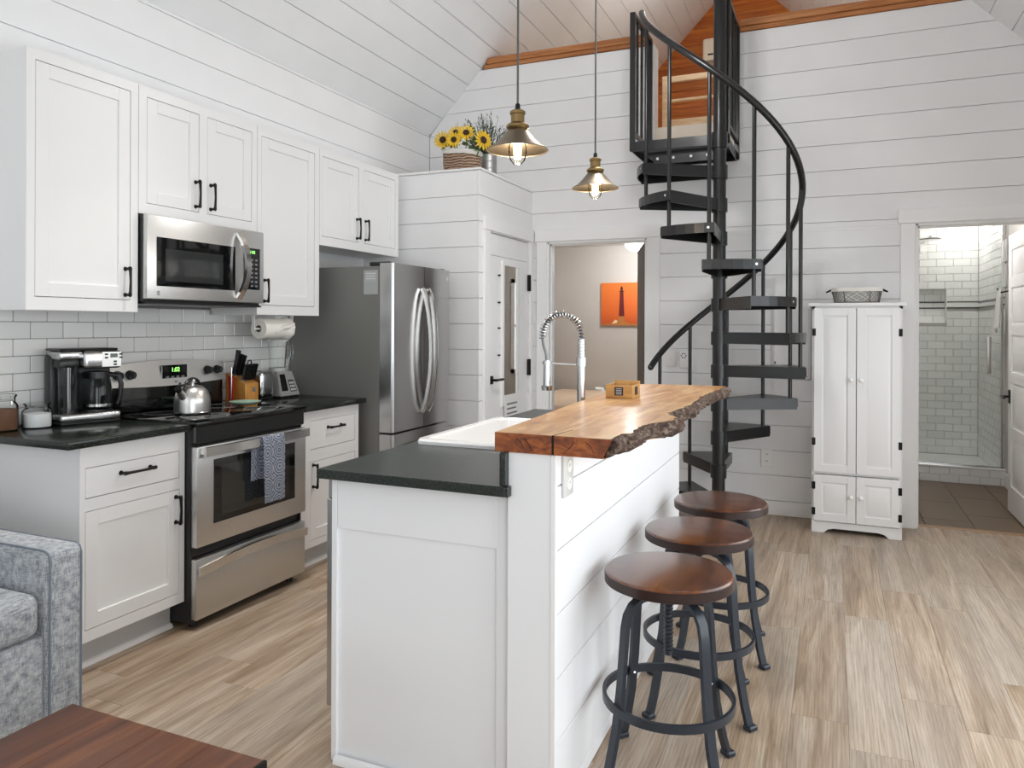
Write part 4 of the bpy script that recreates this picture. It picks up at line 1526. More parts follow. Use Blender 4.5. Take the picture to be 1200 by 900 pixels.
lin_ = B()
L1 = [oval(.125, .085, bz + .003), oval(.13, .09, bz + .06), oval(.143, .10, bz + .093), oval(.156, .112, bz + .10), oval(.158, .114, bz + .076)]
vl = [[lin_.bm.verts.new(p) for p in L] for L in L1]
for A, C in zip(vl, vl[1:]):
    for j in range(36):
        lin_.bm.faces.new((A[j], A[(j + 1) % 36], C[(j + 1) % 36], C[j]))
lin_.bm.faces.new(vl[0])
lin_.done('liner', LINEN, bkt)
wr_ = B()
wr_.tube(oval(.153, .108, bz + .096), .0035, 6, True).tube(oval(.136, .095, bz + .004), .003, 6, True)
for k in range(0, 36):
    a = oval(.138, .097, bz + .004); c = oval(.153, .109, bz + .076)
    if k % 9 in (2, 7):
        wr_.tube([a[k], c[k]], .0035, 5)
    wr_.tube([a[k], c[(k + 3) % 36]], .0012, 4)
    wr_.tube([a[k], c[(k - 3) % 36]], .0012, 4)
wr_.done('wire_frame', plain('grey_wire', lin(120, 118, 114), .45, .6), bkt)
for s in (-1, 1):
    B().tube([(.14 + s * .153, 5.455, bz + .09), (.14 + s * .183, 5.46, bz + .075), (.14 + s * .185, 5.52, bz + .075), (.14 + s * .153, 5.525, bz + .09)], .005, 8).done('handle', HANDLE, bkt)

# ------------------------------------------------------------------ wall plates near the stair
def wall_plate(name, label, cat, x, z, w, h, sockets):
    t = thing(name, label, cat, (x, YB, z))
    p = box('plate', WHITEPLASTIC, t, x - w / 2, x + w / 2, YB - .008, YB - .0005, z - h / 2, z + h / 2, .002)
    return t


t = wall_plate('light_switch', 'white light switch plate beside the bedroom doorway', 'switch', -1.135, 1.11, .078, .118, 0)
box('toggle', WHITEPLASTIC, t, -1.141, -1.129, YB - .016, YB - .008, 1.098, 1.122, .002)
t = thing('plug_in_freshener', 'white plug-in device with a dotted vent beside the switch plate', 'device', (-1.03, YB, 1.1))
B().box(-1.068, -.995, YB - .04, YB - .001, 1.04, 1.17, .012, 3).done('shell', WHITEPLASTIC, t)
for k in range(6):
    a = 2 * PI * k / 6
    B().cyl((-1.031 + .017 * math.cos(a), YB - .0405, 1.135 + .017 * math.sin(a)), (-1.031 + .017 * math.cos(a), YB - .039, 1.135 + .017 * math.sin(a)), .0055, n=8).done('vent_hole', BLACK, t)
t = wall_plate('wall_outlet', 'white duplex outlet on the shiplap behind the stair', 'outlet', -.44, .405, .08, .125, 2)
for zc in (.38, .43):
    o = B().cyl((-.44, YB - .008, zc), (-.44, YB - .0105, zc), .017, n=16).done('socket', WHITEPLASTIC, t)
    for dx in (-.006, .006):
        box('slot', BLACK, o, -.44 + dx - .0015, -.44 + dx + .0015, YB - .0108, YB - .0105, zc - .001, zc + .009)
t = thing('flush_panel', 'flush white panel cover on the shiplap behind the stair', 'panel', (-.28, YB, 1.0))
B().box(-.41, -.145, YB - .012, YB - .0005, .985, 1.50, .006, 2).done('cover', WALL, t)  # thin rounded plate in the wall paint
box('panel_door', WALL, t, -.395, -.16, YB - .017, YB - .012, 1.0, 1.485, .003)
box('latch', HANDLE, t, -.39, -.38, YB - .02, YB - .017, 1.09, 1.105)

# ------------------------------------------------------------------ pendant lamps and ceiling fan
BULBGLASS = thin_glass('bulb_glass', (1, .97, .9, 1), .12)
FILAMENT = glow('glowing_filament', (1, .78, .45, 1), 40)


def pendant(x, y, zr, label):
    """zr: height of the shade rim"""
    t = thing('pendant_lamp', label, 'pendant lamp', (x, y, zr), 'pendant lamps above the island')
    sh = [(.119, zr), (.118, zr + .003), (.095, zr + .018), (.068, zr + .043), (.046, zr + .07), (.038, zr + .08), (.033, zr + .082)]
    inn = [(r - .003, z) for r, z in sh[::-1]]
    B().lathe(sh + inn + [sh[0]], (x, y, 0), 40).done('shade', PEWTER, t)
    B().lathe([(0, zr + .082), (.038, zr + .082), (.044, zr + .088), (.044, zr + .096), (.034, zr + .104), (.026, zr + .108), (.026, zr + .138), (.03, zr + .14), (.03, zr + .15), (.02, zr + .156), (0, zr + .156)], (x, y, 0), 28).done('socket', BRASS, t)
    B().cyl((x, y, zr + .156), (x, y, zr + .18), .011, .009, 12).done('cord_grip', BLACK, t)
    zc = ZE + SL * (x - XL) if x < XRIDGE else ZE + SL * (XR - x)
    B().cyl((x, y, zr + .178), (x, y, zc - .03), .0045, n=8).done('cord', plain('grey_cord', lin(96, 96, 94), .8), t)
    B().lathe([(0, zc - .06), (.05, zc - .06), (.055, zc - .05), (.055, zc + .03), (0, zc + .03)], (x, y, 0), 24).done('ceiling_canopy', BRASS, t)
    B().lathe([(0, zr - .055), (.015, zr - .052), (.029, zr - .036), (.036, zr - .01), (.034, zr + .018), (.024, zr + .045), (.016, zr + .065), (.014, zr + .09)], (x, y, 0), 24).done('bulb', BULBGLASS, t)
    fl = []
    for k in range(13):
        a = 2 * PI * k / 12
        fl.append((x + .011 * math.cos(a), y + .011 * math.sin(a), zr + (.036 if k % 2 else -.03)))
    B().tube(fl, .0036, 6).done('filament', FILAMENT, t)
    p = point_light('bulb_light', (x, y, zr - .02), 5.5, (1, .88, .72), .03)
    p.parent = t
    p.location = (0, 0, -.02)


pendant(-1.12, 2.656, 2.028, 'brass-socket pendant lamp with a bare bulb above the sink')
pendant(-1.12, 3.678, 2.056, 'brass-socket pendant lamp with a bare bulb above the stair end of the island')

fan = thing('ceiling_fan', 'ceiling fan with dark red wooden blades on a long rod', 'ceiling fan', (XRIDGE, 3.93, 3.3))
fz = 3.34
B().cyl((XRIDGE, 3.93, fz + .1), (XRIDGE, 3.93, ZRIDGE - .02), .014, n=12).done('downrod', HANDLE, fan)
B().lathe([(0, fz - .06), (.06, fz - .055), (.10, fz - .03), (.11, fz + .03), (.08, fz + .09), (.03, fz + .11), (0, fz + .11)], (XRIDGE, 3.93, 0), 28).done('motor', HANDLE, fan)
for k in range(5):
    a = R(85 + 72 * k)
    m = Matrix.Rotation(a, 3, 'Z') @ Matrix.Rotation(R(10), 3, 'X')
    c = Vector((XRIDGE, 3.93, fz)) + Vector((math.cos(a), math.sin(a), 0)) * .36
    B().obox(c, (.46, .12, .008), m, .004).done('blade', FANWOOD, fan)
    c2 = Vector((XRIDGE, 3.93, fz)) + Vector((math.cos(a), math.sin(a), 0)) * .13
    B().obox(c2, (.12, .04, .006), m).done('blade_iron', HANDLE, fan)

B().lathe([(.09, fz - .06), (.095, fz - .075), (.085, fz - .12), (.05, fz - .15), (0, fz - .16)], (XRIDGE, 3.93, 0), 28).done('added_light_bowl', glow('added_bowl_glow', (1, .97, .93, 1), 6), fan)  # glowing bowl added to the fan to lift the floor and back wall
_fl = bpy.data.lights.new('added_fan_light', 'SPOT')
_fl.energy, _fl.color, _fl.spot_size, _fl.spot_blend, _fl.shadow_soft_size = 50, (1, .985, .97), R(120), .8, .14
_fo = bpy.data.objects.new('added_fan_light', _fl)
COL.objects.link(_fo)
_fo.location = (XRIDGE, 3.93, fz - .2)
point_light('added_fan_light', (XRIDGE, 3.93, fz - .24), 33, (1, .985, .97), .14)  # second added fill lamp below the bowl

# out-of-view spot lamp added on the ceiling slope to brighten the kitchen floor
tsx, tsy = -2.22, 2.55
tsz = ZE + SL * (tsx - XL)
tk = thing('added_spotlight', 'added black ceiling spotlight brightening the cooking aisle', 'spotlight', (tsx, tsy, tsz))
aim = (Vector((-1.98, 2.35, .0)) - Vector((tsx, tsy, tsz - .22))).normalized()
B().lathe([(0, tsz - .06), (.05, tsz - .06), (.05, tsz + .05), (0, tsz + .05)], (tsx, tsy, 0), 20).cyl((tsx, tsy, tsz - .06), (tsx, tsy, tsz - .16), .01, n=8).done('mount', HANDLE, tk)
hc = Vector((tsx, tsy, tsz - .2))
B().tube([hc - aim * .05, hc + aim * .06], [.04, .05], 20).done('lamp_can', HANDLE, tk)
B().tube([hc + aim * .0605, hc + aim * .062], .045, 20).done('lens', glow('added_spot_lens', (1, .95, .88, 1), 8), tk)
_sl = bpy.data.lights.new('added_aisle_light', 'SPOT')
_sl.energy, _sl.color, _sl.spot_size, _sl.spot_blend, _sl.shadow_soft_size = 225, (1, .97, .93), R(56), .8, .1
_so = bpy.data.objects.new('added_aisle_light', _sl)
COL.objects.link(_so)
_so.location = hc + aim * .08
_so.rotation_euler = aim.to_track_quat('-Z', 'Y').to_euler()

# ------------------------------------------------------------------ sofa
sf = thing('sofa', 'grey-blue heathered fabric sofa with a square track arm', 'sofa', (-2.7, .8, 0))
SFX, SBX = -2.262, -3.15
AY0, AY1 = 1.585, 1.712
box('arm', SOFAFAB, sf, SBX, SFX, AY0, AY1, .05, .64, .028, 4, 60)
box('arm', SOFAFAB, sf, SBX, SFX, -.55, -.44, .05, .64, .028, 4, 60)
box('base', SOFAFAB, sf, SBX + .05, SFX - .012, -.44, AY0, .05, .375, .01, 2, 60)
box('back', SOFAFAB, sf, SBX - .03, SBX + .20, -.44, AY0, .05, .80, .04, 4, 60)
for a, b in ((-.43, .57), (.58, AY0 - .012)):
    c = B().box(SBX + .20, SFX - .005, a, b, .378, .515, .035, 4)
    c.done('seat_cushion', SOFAFAB, sf, 60)
for a, b in ((-.42, .57), (.58, AY0 - .03)):
    B().box(SBX + .17, SBX + .36, a, b, .50, .84, .06, 4).done('back_cushion', SOFAFAB, sf, 60)
for yy in (AY0 + .002, AY1 - .002):
    pts = [(SFX - .004, yy + (.008 if yy < 1.64 else -.008), .06), (SFX - .004, yy + (.008 if yy < 1.64 else -.008), .608), (SFX - .012, yy + (.008 if yy < 1.64 else -.008), .628), (SFX - .032, yy + (.008 if yy < 1.64 else -.008), .636), (SFX - .4, yy + (.008 if yy < 1.64 else -.008), .636), (SBX + .1, yy + (.008 if yy < 1.64 else -.008), .636)]
    B().tube(pts, .0034, 8).done('piping', PIPING, sf)
for fx_ in (SFX - .08, SBX + .1):
    for fy_ in (-.5, 1.64):
        B().cyl((fx_, fy_, 0), (fx_, fy_, .052), .02, .026, 12).done('foot', BLACK, sf)

# ------------------------------------------------------------------ coffee table and plant
ct = thing('coffee_table', 'dark reddish-brown wooden coffee table in front of the sofa', 'coffee table', (-1.36, .7, 0))
for k in range(4):
    w = (1.648 - 1.072) / 4
    B().box(-1.648 + w * k + .0006, -1.648 + w * (k + 1) - .0006, .15, 1.216, .425, .46, .0015).done('top_plank', TABLEWOOD, ct)
box('apron', BLACK, ct, -1.62, -1.10, 1.17, 1.19, .36, .425)
box('apron', BLACK, ct, -1.62, -1.10, .18, .20, .36, .425)
box('apron', BLACK, ct, -1.62, -1.60, .20, 1.17, .36, .425)
box('apron', BLACK, ct, -1.12, -1.10, .20, 1.17, .36, .425)
B().box(-1.0735, -1.064, .15, 1.216, .43, .4615, .002).done('edge_strip', HANDLE, ct)
for lx in (-1.61, -1.11):
    for ly in (.19, 1.18):
        box('leg', BLACK, ct, lx - .022, lx + .022, ly - .022, ly + .022, 0, .425, .002)
pl = thing('potted_plant', 'small leafy green plant in a white pot on the coffee table', 'plant', (-1.615, .835, .46))
B().lathe([(0, .4615), (.042, .4615), (.055, .53), (.057, .55), (.05, .55), (.046, .53), (0, .53)], (-1.615, .835, 0), 24).done('pot', CERAMIC, pl)
rnd = random.Random(5)
for k in range(14):
    a = 2 * PI * k / 14 + rnd.uniform(-.2, .2)
    if k == 0:
        a = R(98)
    L = rnd.uniform(.09, .12) if k else .15
    u = Vector((math.cos(a), math.sin(a), 0))
    v = Vector((-u.y, u.x, 0))
    c0 = Vector((-1.615, .835, .535))
    pts = [c0 + u * (L * f) + Vector((0, 0, .09 * math.sin(PI * f * .8) - (.06 * f if k == 0 else .02 * f))) for f in (0, .3, .6, .85, 1)]
    wd = [.004, .02, .026, .016, .001]
    b = B()
    rowsv = [[b.bm.verts.new(p + v * w), b.bm.verts.new(p + Vector((0, 0, -.003))), b.bm.verts.new(p - v * w)] for p, w in zip(pts, wd)]
    for r0, r1 in zip(rowsv, rowsv[1:]):
        for j in range(2):
            b.bm.faces.new((r0[j], r0[j + 1], r1[j + 1], r1[j]))
    bmesh.ops.solidify(b.bm, geom=b.bm.faces[:], thickness=.0012)
    b.done('leaf', plain('fresh_leaf', lin(62, 150, 100), .5) if k == 0 else LEAF, pl, 60)

# ------------------------------------------------------------------ counter things
CT = .9145


def jar(name, label, x, y, r, h, fill_mat, fill, lid):
    t = thing(name, label, 'jar', (x, y, CT))
    B().lathe([(0, CT), (r * .92, CT), (r, CT + .008), (r, CT + h * .66), (r * .9, CT + h * .74), (r * .8, CT + h * .78), (r * .8, CT + h * .9), (r * .86, CT + h * .91), (r * .86, CT + h * .95)], (x, y, 0), 28).done('glass_body', GLASS, t)
    B().lathe([(0, CT + .003), (r * .94, CT + .004), (r * .94, CT + h * fill), (r * .5, CT + h * fill + .004), (0, CT + h * fill + .006)], (x, y, 0), 28).done('contents', fill_mat, t)
    B().lathe([(r * .9, CT + h * .93), (r * .92, CT + h * .97), (r * .8, CT + h), (0, CT + h)], (x, y, 0), 28).done('lid', GLASS, t)
    B().tube([(x + r * .83 * math.cos(2 * PI * k / 24), y + r * .83 * math.sin(2 * PI * k / 24), CT + h * .83) for k in range(24)], .0016, 5, True).tube([(x + r * .8, y + .0, CT + h * .95), (x + r * 1.02, y + .0, CT + h * .84), (x + r * 1.0, y, CT + h * .72), (x + r * .86, y, CT + h * .8)], .0016, 5).done('wire_clasp', CHROME, t)
    return t


jar('glass_jar', 'tall clip-top glass jar of brown coffee beside the sugar jar', -3.145, 2.012, .052, .15, painted('ground_coffee', lin(112, 76, 54), .9, .3), .58, 1)
jar('glass_jar', 'short clip-top glass jar of white sugar beside the coffee maker', -3.118, 2.135, .056, .105, plain('white_sugar', lin(236, 236, 236), .9), .56, 1)

cm = thing('coffee_maker', 'black and stainless drip coffee maker on the counter', 'coffee maker', (-3.098, 2.336, CT))
cm.rotation_euler.z = R(-13)
qx0, qx1, qy0, qy1 = -3.098 - .083, -3.098 + .083, 2.336 - .128, 2.336 + .128
B().box(qx0, qx1 - .004, qy0, qy1, CT, CT + .012, .004).done('foot_plate', BLACK, cm)
B().box(qx0 + .05, qx1, qy0, qy1, CT + .012, CT + .048, .012, 3).done('base', STEELV, cm)
box('rear_tower', BLACK, cm, qx0, qx0 + .062, qy0 - .004, qy1, CT + .012, CT + .30, .008, 2)
B().cyl((qx0 + .112, qy0 + .05, CT + .048), (qx0 + .112, qy0 + .05, CT + .25), .038, .042, 20).done('water_tank', plain('tank_smoke', lin(18, 20, 22), .08, 0, spec=.8), cm)
B().box(qx0 + .06, qx1 - .03, qy0 + .004, qy0 + .09, CT + .245, CT + .285, .01, 2).done('tank_collar', BLACK, cm)
B().box(qx0 + .03, qx1 - .02, qy0, qy0 + .10, CT + .282, CT + .322, .012, 3).done('tank_lid', STEELV, cm)
hs = B().box(qx0 + .03, qx1 + .008, qy0 + .09, qy1, CT + .242, CT + .322, .016, 3).done('brew_housing', STEELV, cm)
B().box(qx0 + .0, qx1 - .02, qy0, qy1 - .005, CT + .322, CT + .332, .005).done('top_lid', BLACK, cm)
fpn = box('control_face', plain('brushed_face', (.6, .59, .57, 1), .3, .9), hs, qx1 + .008, qx1 + .0095, qy0 + .165, qy1 - .008, CT + .25, CT + .316)
box('display', plain('lcd_grey', lin(92, 98, 92), .3), hs, qx1 + .0095, qx1 + .0105, qy0 + .20, qy0 + .232, CT + .29, CT + .308)
for yy, zz in ((.176, .305), (.176, .29), (.24, .305), (.24, .29), (.215, .272), (.215, .259)):
    box('button', BLACK, hs, qx1 + .0095, qx1 + .012, qy0 + yy, qy0 + yy + .013, CT + zz - .004, CT + zz + .004)
B().cyl((qx0 + .094, qy0 + .178, CT + .048), (qx0 + .094, qy0 + .178, CT + .056), .066, n=28).done('warming_plate', BLACK, cm)
ca_ = thing('coffee_carafe', 'glass carafe with a black handle inside the coffee maker', 'carafe', (-3.098, 2.336, CT))
ca_.rotation_euler.z = R(-13)
px_, py_, pz_ = qx0 + .10, qy0 + .178, CT + .057
B().lathe([(0, pz_), (.052, pz_), (.062, pz_ + .012), (.064, pz_ + .06), (.058, pz_ + .11), (.05, pz_ + .145), (.046, pz_ + .155)], (px_, py_, 0), 28).done('glass_body', SMOKEGLASS, ca_)
B().lathe([(.0465, pz_ + .14), (.052, pz_ + .14), (.052, pz_ + .168), (0, pz_ + .174), (0, pz_ + .168), (.0465, pz_ + .16)], (px_, py_, 0), 28).done('lid', BLACK, ca_)
B().lathe([(.0635, pz_ + .014), (.0655, pz_ + .014), (.0665, pz_ + .026), (.0645, pz_ + .026)], (px_, py_, 0), 28).done('band', BRIGHTSTEEL, ca_)
hx_ = Vector((.55, .83, 0))
c0 = Vector((px_, py_, pz_))
B().tube([c0 + hx_ * .05 + Vector((0, 0, .155)), c0 + hx_ * .085 + Vector((0, 0, .15)), c0 + hx_ * .098 + Vector((0, 0, .11)), c0 + hx_ * .093 + Vector((0, 0, .05)), c0 + hx_ * .082 + Vector((0, 0, .02))], [.012, .012, .011, .010, .009], 10).done('handle', BLACK, ca_)

kt = thing('kettle', 'brushed stainless domed kettle on the cooktop', 'kettle', (-2.83, 2.70, .9255))
kx, ky, kz = -2.845, 2.715, .9256
B().lathe([(0, kz), (.075, kz), (.082, kz + .006), (.083, kz + .05), (.081, kz + .078), (.07, kz + .108), (.05, kz + .128), (.03, kz + .136), (0, kz + .138)], (kx, ky, 0), 36).done('body', STEEL, kt)
B().lathe([(.0832, kz + .006), (.0852, kz + .009), (.0832, kz + .012)], (kx, ky, 0), 36).done('base_band', CHROME, kt)
B().lathe([(.012, kz + .136), (.012, kz + .148), (.017, kz + .156), (.012, kz + .166), (0, kz + .168)], (kx, ky, 0), 16).done('lid_knob', CHROME, kt)
ud = Vector((.25, -.97, 0)).normalized()
kc = Vector((kx, ky, kz))
spt = B().tube([kc + ud * .058 + Vector((0, 0, .075)), kc + ud * .088 + Vector((0, 0, .098)), kc + ud * .112 + Vector((0, 0, .122))], [.02, .015, .012], 14)
spo = spt.done('spout', STEEL, kt)
B().tube([kc + ud * .108 + Vector((0, 0, .118)), kc + ud * .122 + Vector((0, 0, .131))], .0155, 12).tube([kc + ud * .112 + Vector((0, 0, .13)), kc + ud * .10 + Vector((0, 0, .155))], .005, 8).done('whistle', BLACK, spo)
hp = [kc + ud * .07 * math.cos(PI * k / 12) * .95 + Vector((0, 0, .118 + .048 * math.sin(PI * k / 12))) for k in range(13)]
B().tube(hp, [.006] * 3 + [.009] * 7 + [.006] * 3, 10).done('handle', BLACK, kt)

kb = thing('knife_block', 'honey-coloured wooden knife block at the range corner', 'knife block', (-3.08, 3.32, CT))
bx0, bx1, by0, by1 = -3.13, -3.03, 3.268, 3.372
B().hull([(bx0 - .04, by0, CT), (bx1, by0, CT), (bx1, by1, CT), (bx0 - .04, by1, CT)], [(bx0 - .04, by0, CT + .165), (bx1, by0, CT + .108), (bx1, by1, CT + .108), (bx0 - .04, by1, CT + .165)]).done('block', BLOCKWOOD, kb)
box('badge', BRIGHTSTEEL, kb, bx1, bx1 + .0015, 3.325, 3.35, CT + .06, CT + .085)
ndir = Vector((.24, 0, .97)).normalized()


def knife(x, y, z, L, w, label, group, big):
    t = thing('kitchen_knife', label, 'knife', (x, y, z), group)
    m = Matrix(((ndir.z, 0, ndir.x), (0, 1, 0), (-ndir.x, 0, ndir.z)))
    c = Vector((x, y, z))
    bl_ = B()
    bl_.obox(c + ndir * (.004), (w * .8, .003, .008), m)
    bl_.done('bolster', BRIGHTSTEEL, t)
    pts = [c + ndir * .008, c + ndir * (L * .4), c + ndir * (L * .8), c + ndir * L]
    hw = .0058 if big else .0042
    sec = [(-w / 2, -hw), (w / 2, -hw), (w / 2, hw), (-w / 2, hw)]
    B().tube(pts, [.9, .8, .95, 1.1], section=sec, up=(ndir.z, 0, -ndir.x)).done('handle', BLACK, t)
    return t


for k in range(7):
    y = 3.276 + .0145 * k
    knife(-3.054, y, CT + .122, .098, .015, 'slim black-handled steak knife in the front row of the knife block', 'steak knives in the block', False)
for k, (y, L, x) in enumerate(((3.28, .15, -3.125), (3.303, .13, -3.12), (3.323, .125, -3.115))):
    knife(x, y, CT + .108 + (-3.03 - x) * .407 + .003, L, .026, ['longest black-handled chef knife in the knife block', 'second large black-handled knife in the knife block', 'shorter large black-handled knife beside the shears'][k], 'large knives in the block', True)
sh = thing('kitchen_shears', 'black loop-handled kitchen shears in the knife block', 'scissors', (-3.12, 3.352, CT + .15))
c = Vector((-3.12, 3.352, CT + .147))
for s in (-1, 1):
    q = c + ndir * .06 + Vector((s * .012, s * .014, 0))
    B().tube([q + ndir * (.032 * math.cos(2 * PI * k / 16)) + Vector((0, .018 * math.sin(2 * PI * k / 16), 0)) for k in range(16)], .004, 6, True).tube([c, q - ndir * .032], .0045, 6).done('loop_handle', BLACK, sh)
sp_ = thing('spatula', 'red silicone spatula standing between range and knife block', 'spatula', (-3.15, 3.25, CT))
B().hull([(-3.125, 3.243, CT + .012), (-3.095, 3.243, CT + .012), (-3.095, 3.249, CT + .012), (-3.125, 3.249, CT + .012)], [(-3.14, 3.252, CT + .15), (-3.10, 3.252, CT + .15), (-3.10, 3.258, CT + .15), (-3.14, 3.258, CT + .15)]).done('blade', plain('red_silicone', lin(176, 40, 30), .5), sp_)
B().tube([(-3.108, 3.246, CT + .0), (-3.115, 3.252, CT + .2)], .004, 8).done('shaft', BRIGHTSTEEL, sp_)

ts = thing('toaster', 'chrome toaster with a black lever end on the far counter', 'toaster', (-3.12, 3.49, CT))
B().box(-3.19, -3.06, 3.43, 3.545, CT + .012, CT + .165, .022, 4).done('body', CHROME, ts)
box('base', BLACK, ts, -3.185, -3.065, 3.435, 3.54, CT, CT + .014, .003)
for x_ in (-3.155, -3.10):
    box('slot', BLACK, ts, x_ - .012, x_ + .012, 3.45, 3.525, CT + .1651, CT + .166)
bl = thing('blender', 'silver blender with a clear glass jug on the far counter', 'blender', (-3.12, 3.64, CT))
b0 = [(-3.20, 3.565), (-3.03, 3.565), (-3.03, 3.735), (-3.20, 3.735)]
b1 = [(-3.185, 3.585), (-3.075, 3.585), (-3.075, 3.715), (-3.185, 3.715)]
bs_ = B().hull([(x, y, CT + .012) for x, y in b0], [(x, y, CT + .155) for x, y in b1]).done('motor_base', plain('silver_plastic', lin(196, 196, 194), .3, .6), bl)
box('foot_ring', BLACK, bl, -3.195, -3.035, 3.57, 3.73, CT, CT + .013)


def on_face(u0, u1, v0, v1, mat, name, par, off=.001):
    """a plate on the blender's sloping front"""
    def P(u, v, o):
        y = 3.565 + .17 * u
        x = -3.03 - .045 * v
        return (x + o, 3.65 + (y - 3.65) * (1 - .235 * v), CT + .012 + .143 * v)
    c = [(u0, v0), (u1, v0), (u1, v1), (u0, v1)]
    return B().hull([P(u, v, -.002) for u, v in c], [P(u, v, off) for u, v in c]).done(name, mat, par)


on_face(.10, .45, .2, .9, BLACKGLASS, 'display_panel', bs_)
on_face(.56, .92, .15, .65, plain('keypad_grey', lin(70, 72, 74), .5), 'keypad', bs_)
for r in range(3):
    for c_ in range(3):
        on_face(.60 + .1 * c_, .67 + .1 * c_, .2 + .14 * r, .28 + .14 * r, MARKLIGHT, 'button', bs_, .0022)
jx, jy, jz = -3.13, 3.65, CT + .156
B().lathe([(0, jz), (.045, jz), (.047, jz + .02), (.058, jz + .17), (.062, jz + .185)], (jx, jy, 0), 28).done('jug', GLASS, bl)
B().lathe([(.046, jz), (.052, jz), (.052, jz + .022), (.047, jz + .024)], (jx, jy, 0), 28).done('collar', plain('collar_grey', lin(176, 178, 178), .3), bl)
B().lathe([(0, jz + .2), (.05, jz + .2), (.064, jz + .19), (.064, jz + .183), (0, jz + .183)], (jx, jy, 0), 28).done('lid', plain('lid_white', lin(222, 222, 222), .4), bl)
hv = Vector((.35, .93, 0)).normalized()
c0 = Vector((jx, jy, jz))
B().tube([c0 + hv * .058 + Vector((0, 0, .17)), c0 + hv * .09 + Vector((0, 0, .165)), c0 + hv * .098 + Vector((0, 0, .11)), c0 + hv * .08 + Vector((0, 0, .05)), c0 + hv * .05 + Vector((0, 0, .03))], .0085, 10).done('jug_handle', GLASS, bl)

sr = thing('spoon_rest', 'shallow green and white ceramic dish on the cooktop corner', 'dish', (-2.90, 3.14, .925))
B().lathe([(0, .9255), (.05, .9255), (.075, .936), (.082, .944), (.078, .943), (.05, .930), (0, .929)], (-2.905, 3.135, 0), 28).done('dish', plain('pale_green_glaze', lin(176, 208, 186), .2), sr)

pt = thing('paper_towel_roll', 'paper towel roll with a gathered end under the wall cabinet', 'paper towel', (-3.03, 3.5, 1.34))
ax_, az_ = -3.0, 1.332
m = Matrix.Rotation(R(-90), 3, 'X')
B().lathe([(.02, 0), (.056, 0), (.058, .006), (.058, .19)], (ax_, 3.34, az_), 32, m).done('roll', PAPER, pt)
B().lathe([(.02, -.0005), (.02, .18)], (ax_, 3.34, az_), 20, m).done('core', plain('cardboard', lin(132, 108, 84), .9), pt)
b = B()
NR, NC = 7, 36
gr = []
for i in range(NR):
    f = i / (NR - 1)
    row = []
    for j in range(NC):
        a = 2 * PI * j / NC
        r = (.0585 + .008 * math.sin(f * PI)) * (1 - .9 * max(0, f - .7) / .3) + .003 * math.sin(9 * a) * f
        row.append(b.bm.verts.new((ax_ + r * math.cos(a), 3.52 + .085 * f, az_ + r * math.sin(a))))
    gr.append(row)
for A, C in zip(gr, gr[1:]):
    for j in range(NC):
        b.bm.faces.new((A[j], A[(j + 1) % NC], C[(j + 1) % NC], C[j]))
b.bm.faces.new(gr[-1])
b.done('gathered_end', PAPER, pt, 60)
B().tube([(ax_ + .058, 3.42, az_ - .02), (ax_ + .064, 3.47, az_ + .005), (ax_ + .066, 3.52, az_ + .012), (ax_ + .062, 3.57, az_ + .03)], [.004, .01, .013, .006], 8).done('fold', PAPER, pt, 60)
B().cyl((ax_, 3.30, az_), (ax_, 3.62, az_), .006, n=10).box(ax_ - .01, ax_ + .01, 3.296, 3.302, az_ - .01, 1.4095).box(ax_ - .01, ax_ + .01, 3.618, 3.624, az_ - .01, 1.4095).done('holder', WHITEPLASTIC, pt)

# ------------------------------------------------------------------ flowers on the pantry
PT = PZ + .0085
sb = thing('wicker_basket', 'brown wicker basket with a white rim holding sunflowers', 'basket', (-2.42, 4.80, PT))
bxc, byc = -2.455, 4.80


def ov(rx, ry, z, n=32):
    return [(bxc + rx * math.copysign(abs(math.cos(2 * PI * k / n)) ** .7, math.cos(2 * PI * k / n)), byc + ry * math.copysign(abs(math.sin(2 * PI * k / n)) ** .7, math.sin(2 * PI * k / n)), z + .025 * (math.cos(2 * PI * k / n) * -.6 + .4) * (1 if z > PT + .06 else 0)) for k in range(n)]


b = B()
L = [ov(.13, .075, PT), ov(.14, .085, PT + .05), ov(.14, .084, PT + .115), ov(.13, .075, PT + .115), ov(.12, .065, PT + .03)]
vl = [[b.bm.verts.new(p) for p in q] for q in L]
for A, C in zip(vl, vl[1:]):
    for j in range(32):
        b.bm.faces.new((A[j], A[(j + 1) % 32], C[(j + 1) % 32], C[j]))
b.bm.faces.new(vl[0]); b.bm.faces.new(vl[-1])
b.done('woven_body', WICKER, sb)
b = B()
L = [ov(.141, .086, PT + .105), ov(.150, .094, PT + .122), ov(.146, .09, PT + .136), ov(.13, .075, PT + .11)]
vl = [[b.bm.verts.new(p) for p in q] for q in L]
for A, C in zip(vl, vl[1:]):
    for j in range(32):
        b.bm.faces.new((A[j], A[(j + 1) % 32], C[(j + 1) % 32], C[j]))
b.done('cloth_rim', LINEN, sb)
lf_ = B()
rnd = random.Random(11)
for k in range(90):
    p = Vector((bxc + rnd.uniform(-.12, .20), byc + rnd.uniform(-.07, .07), PT + rnd.uniform(.10, .25)))
    u = Vector((rnd.uniform(-1, 1), rnd.uniform(-1, .4), rnd.uniform(-.3, .8))).normalized()
    v = u.cross(Vector((rnd.uniform(-1, 1), rnd.uniform(-1, 1), rnd.uniform(-1, 1)))).normalized()
    s = rnd.uniform(.03, .05)
    lf_.quad(p, p + u * s * .5 + v * s * .35, p + u * s, p + u * s * .5 - v * s * .35)
fo = lf_.done('foliage', LEAF, sb)
fo['kind'] = 'stuff'


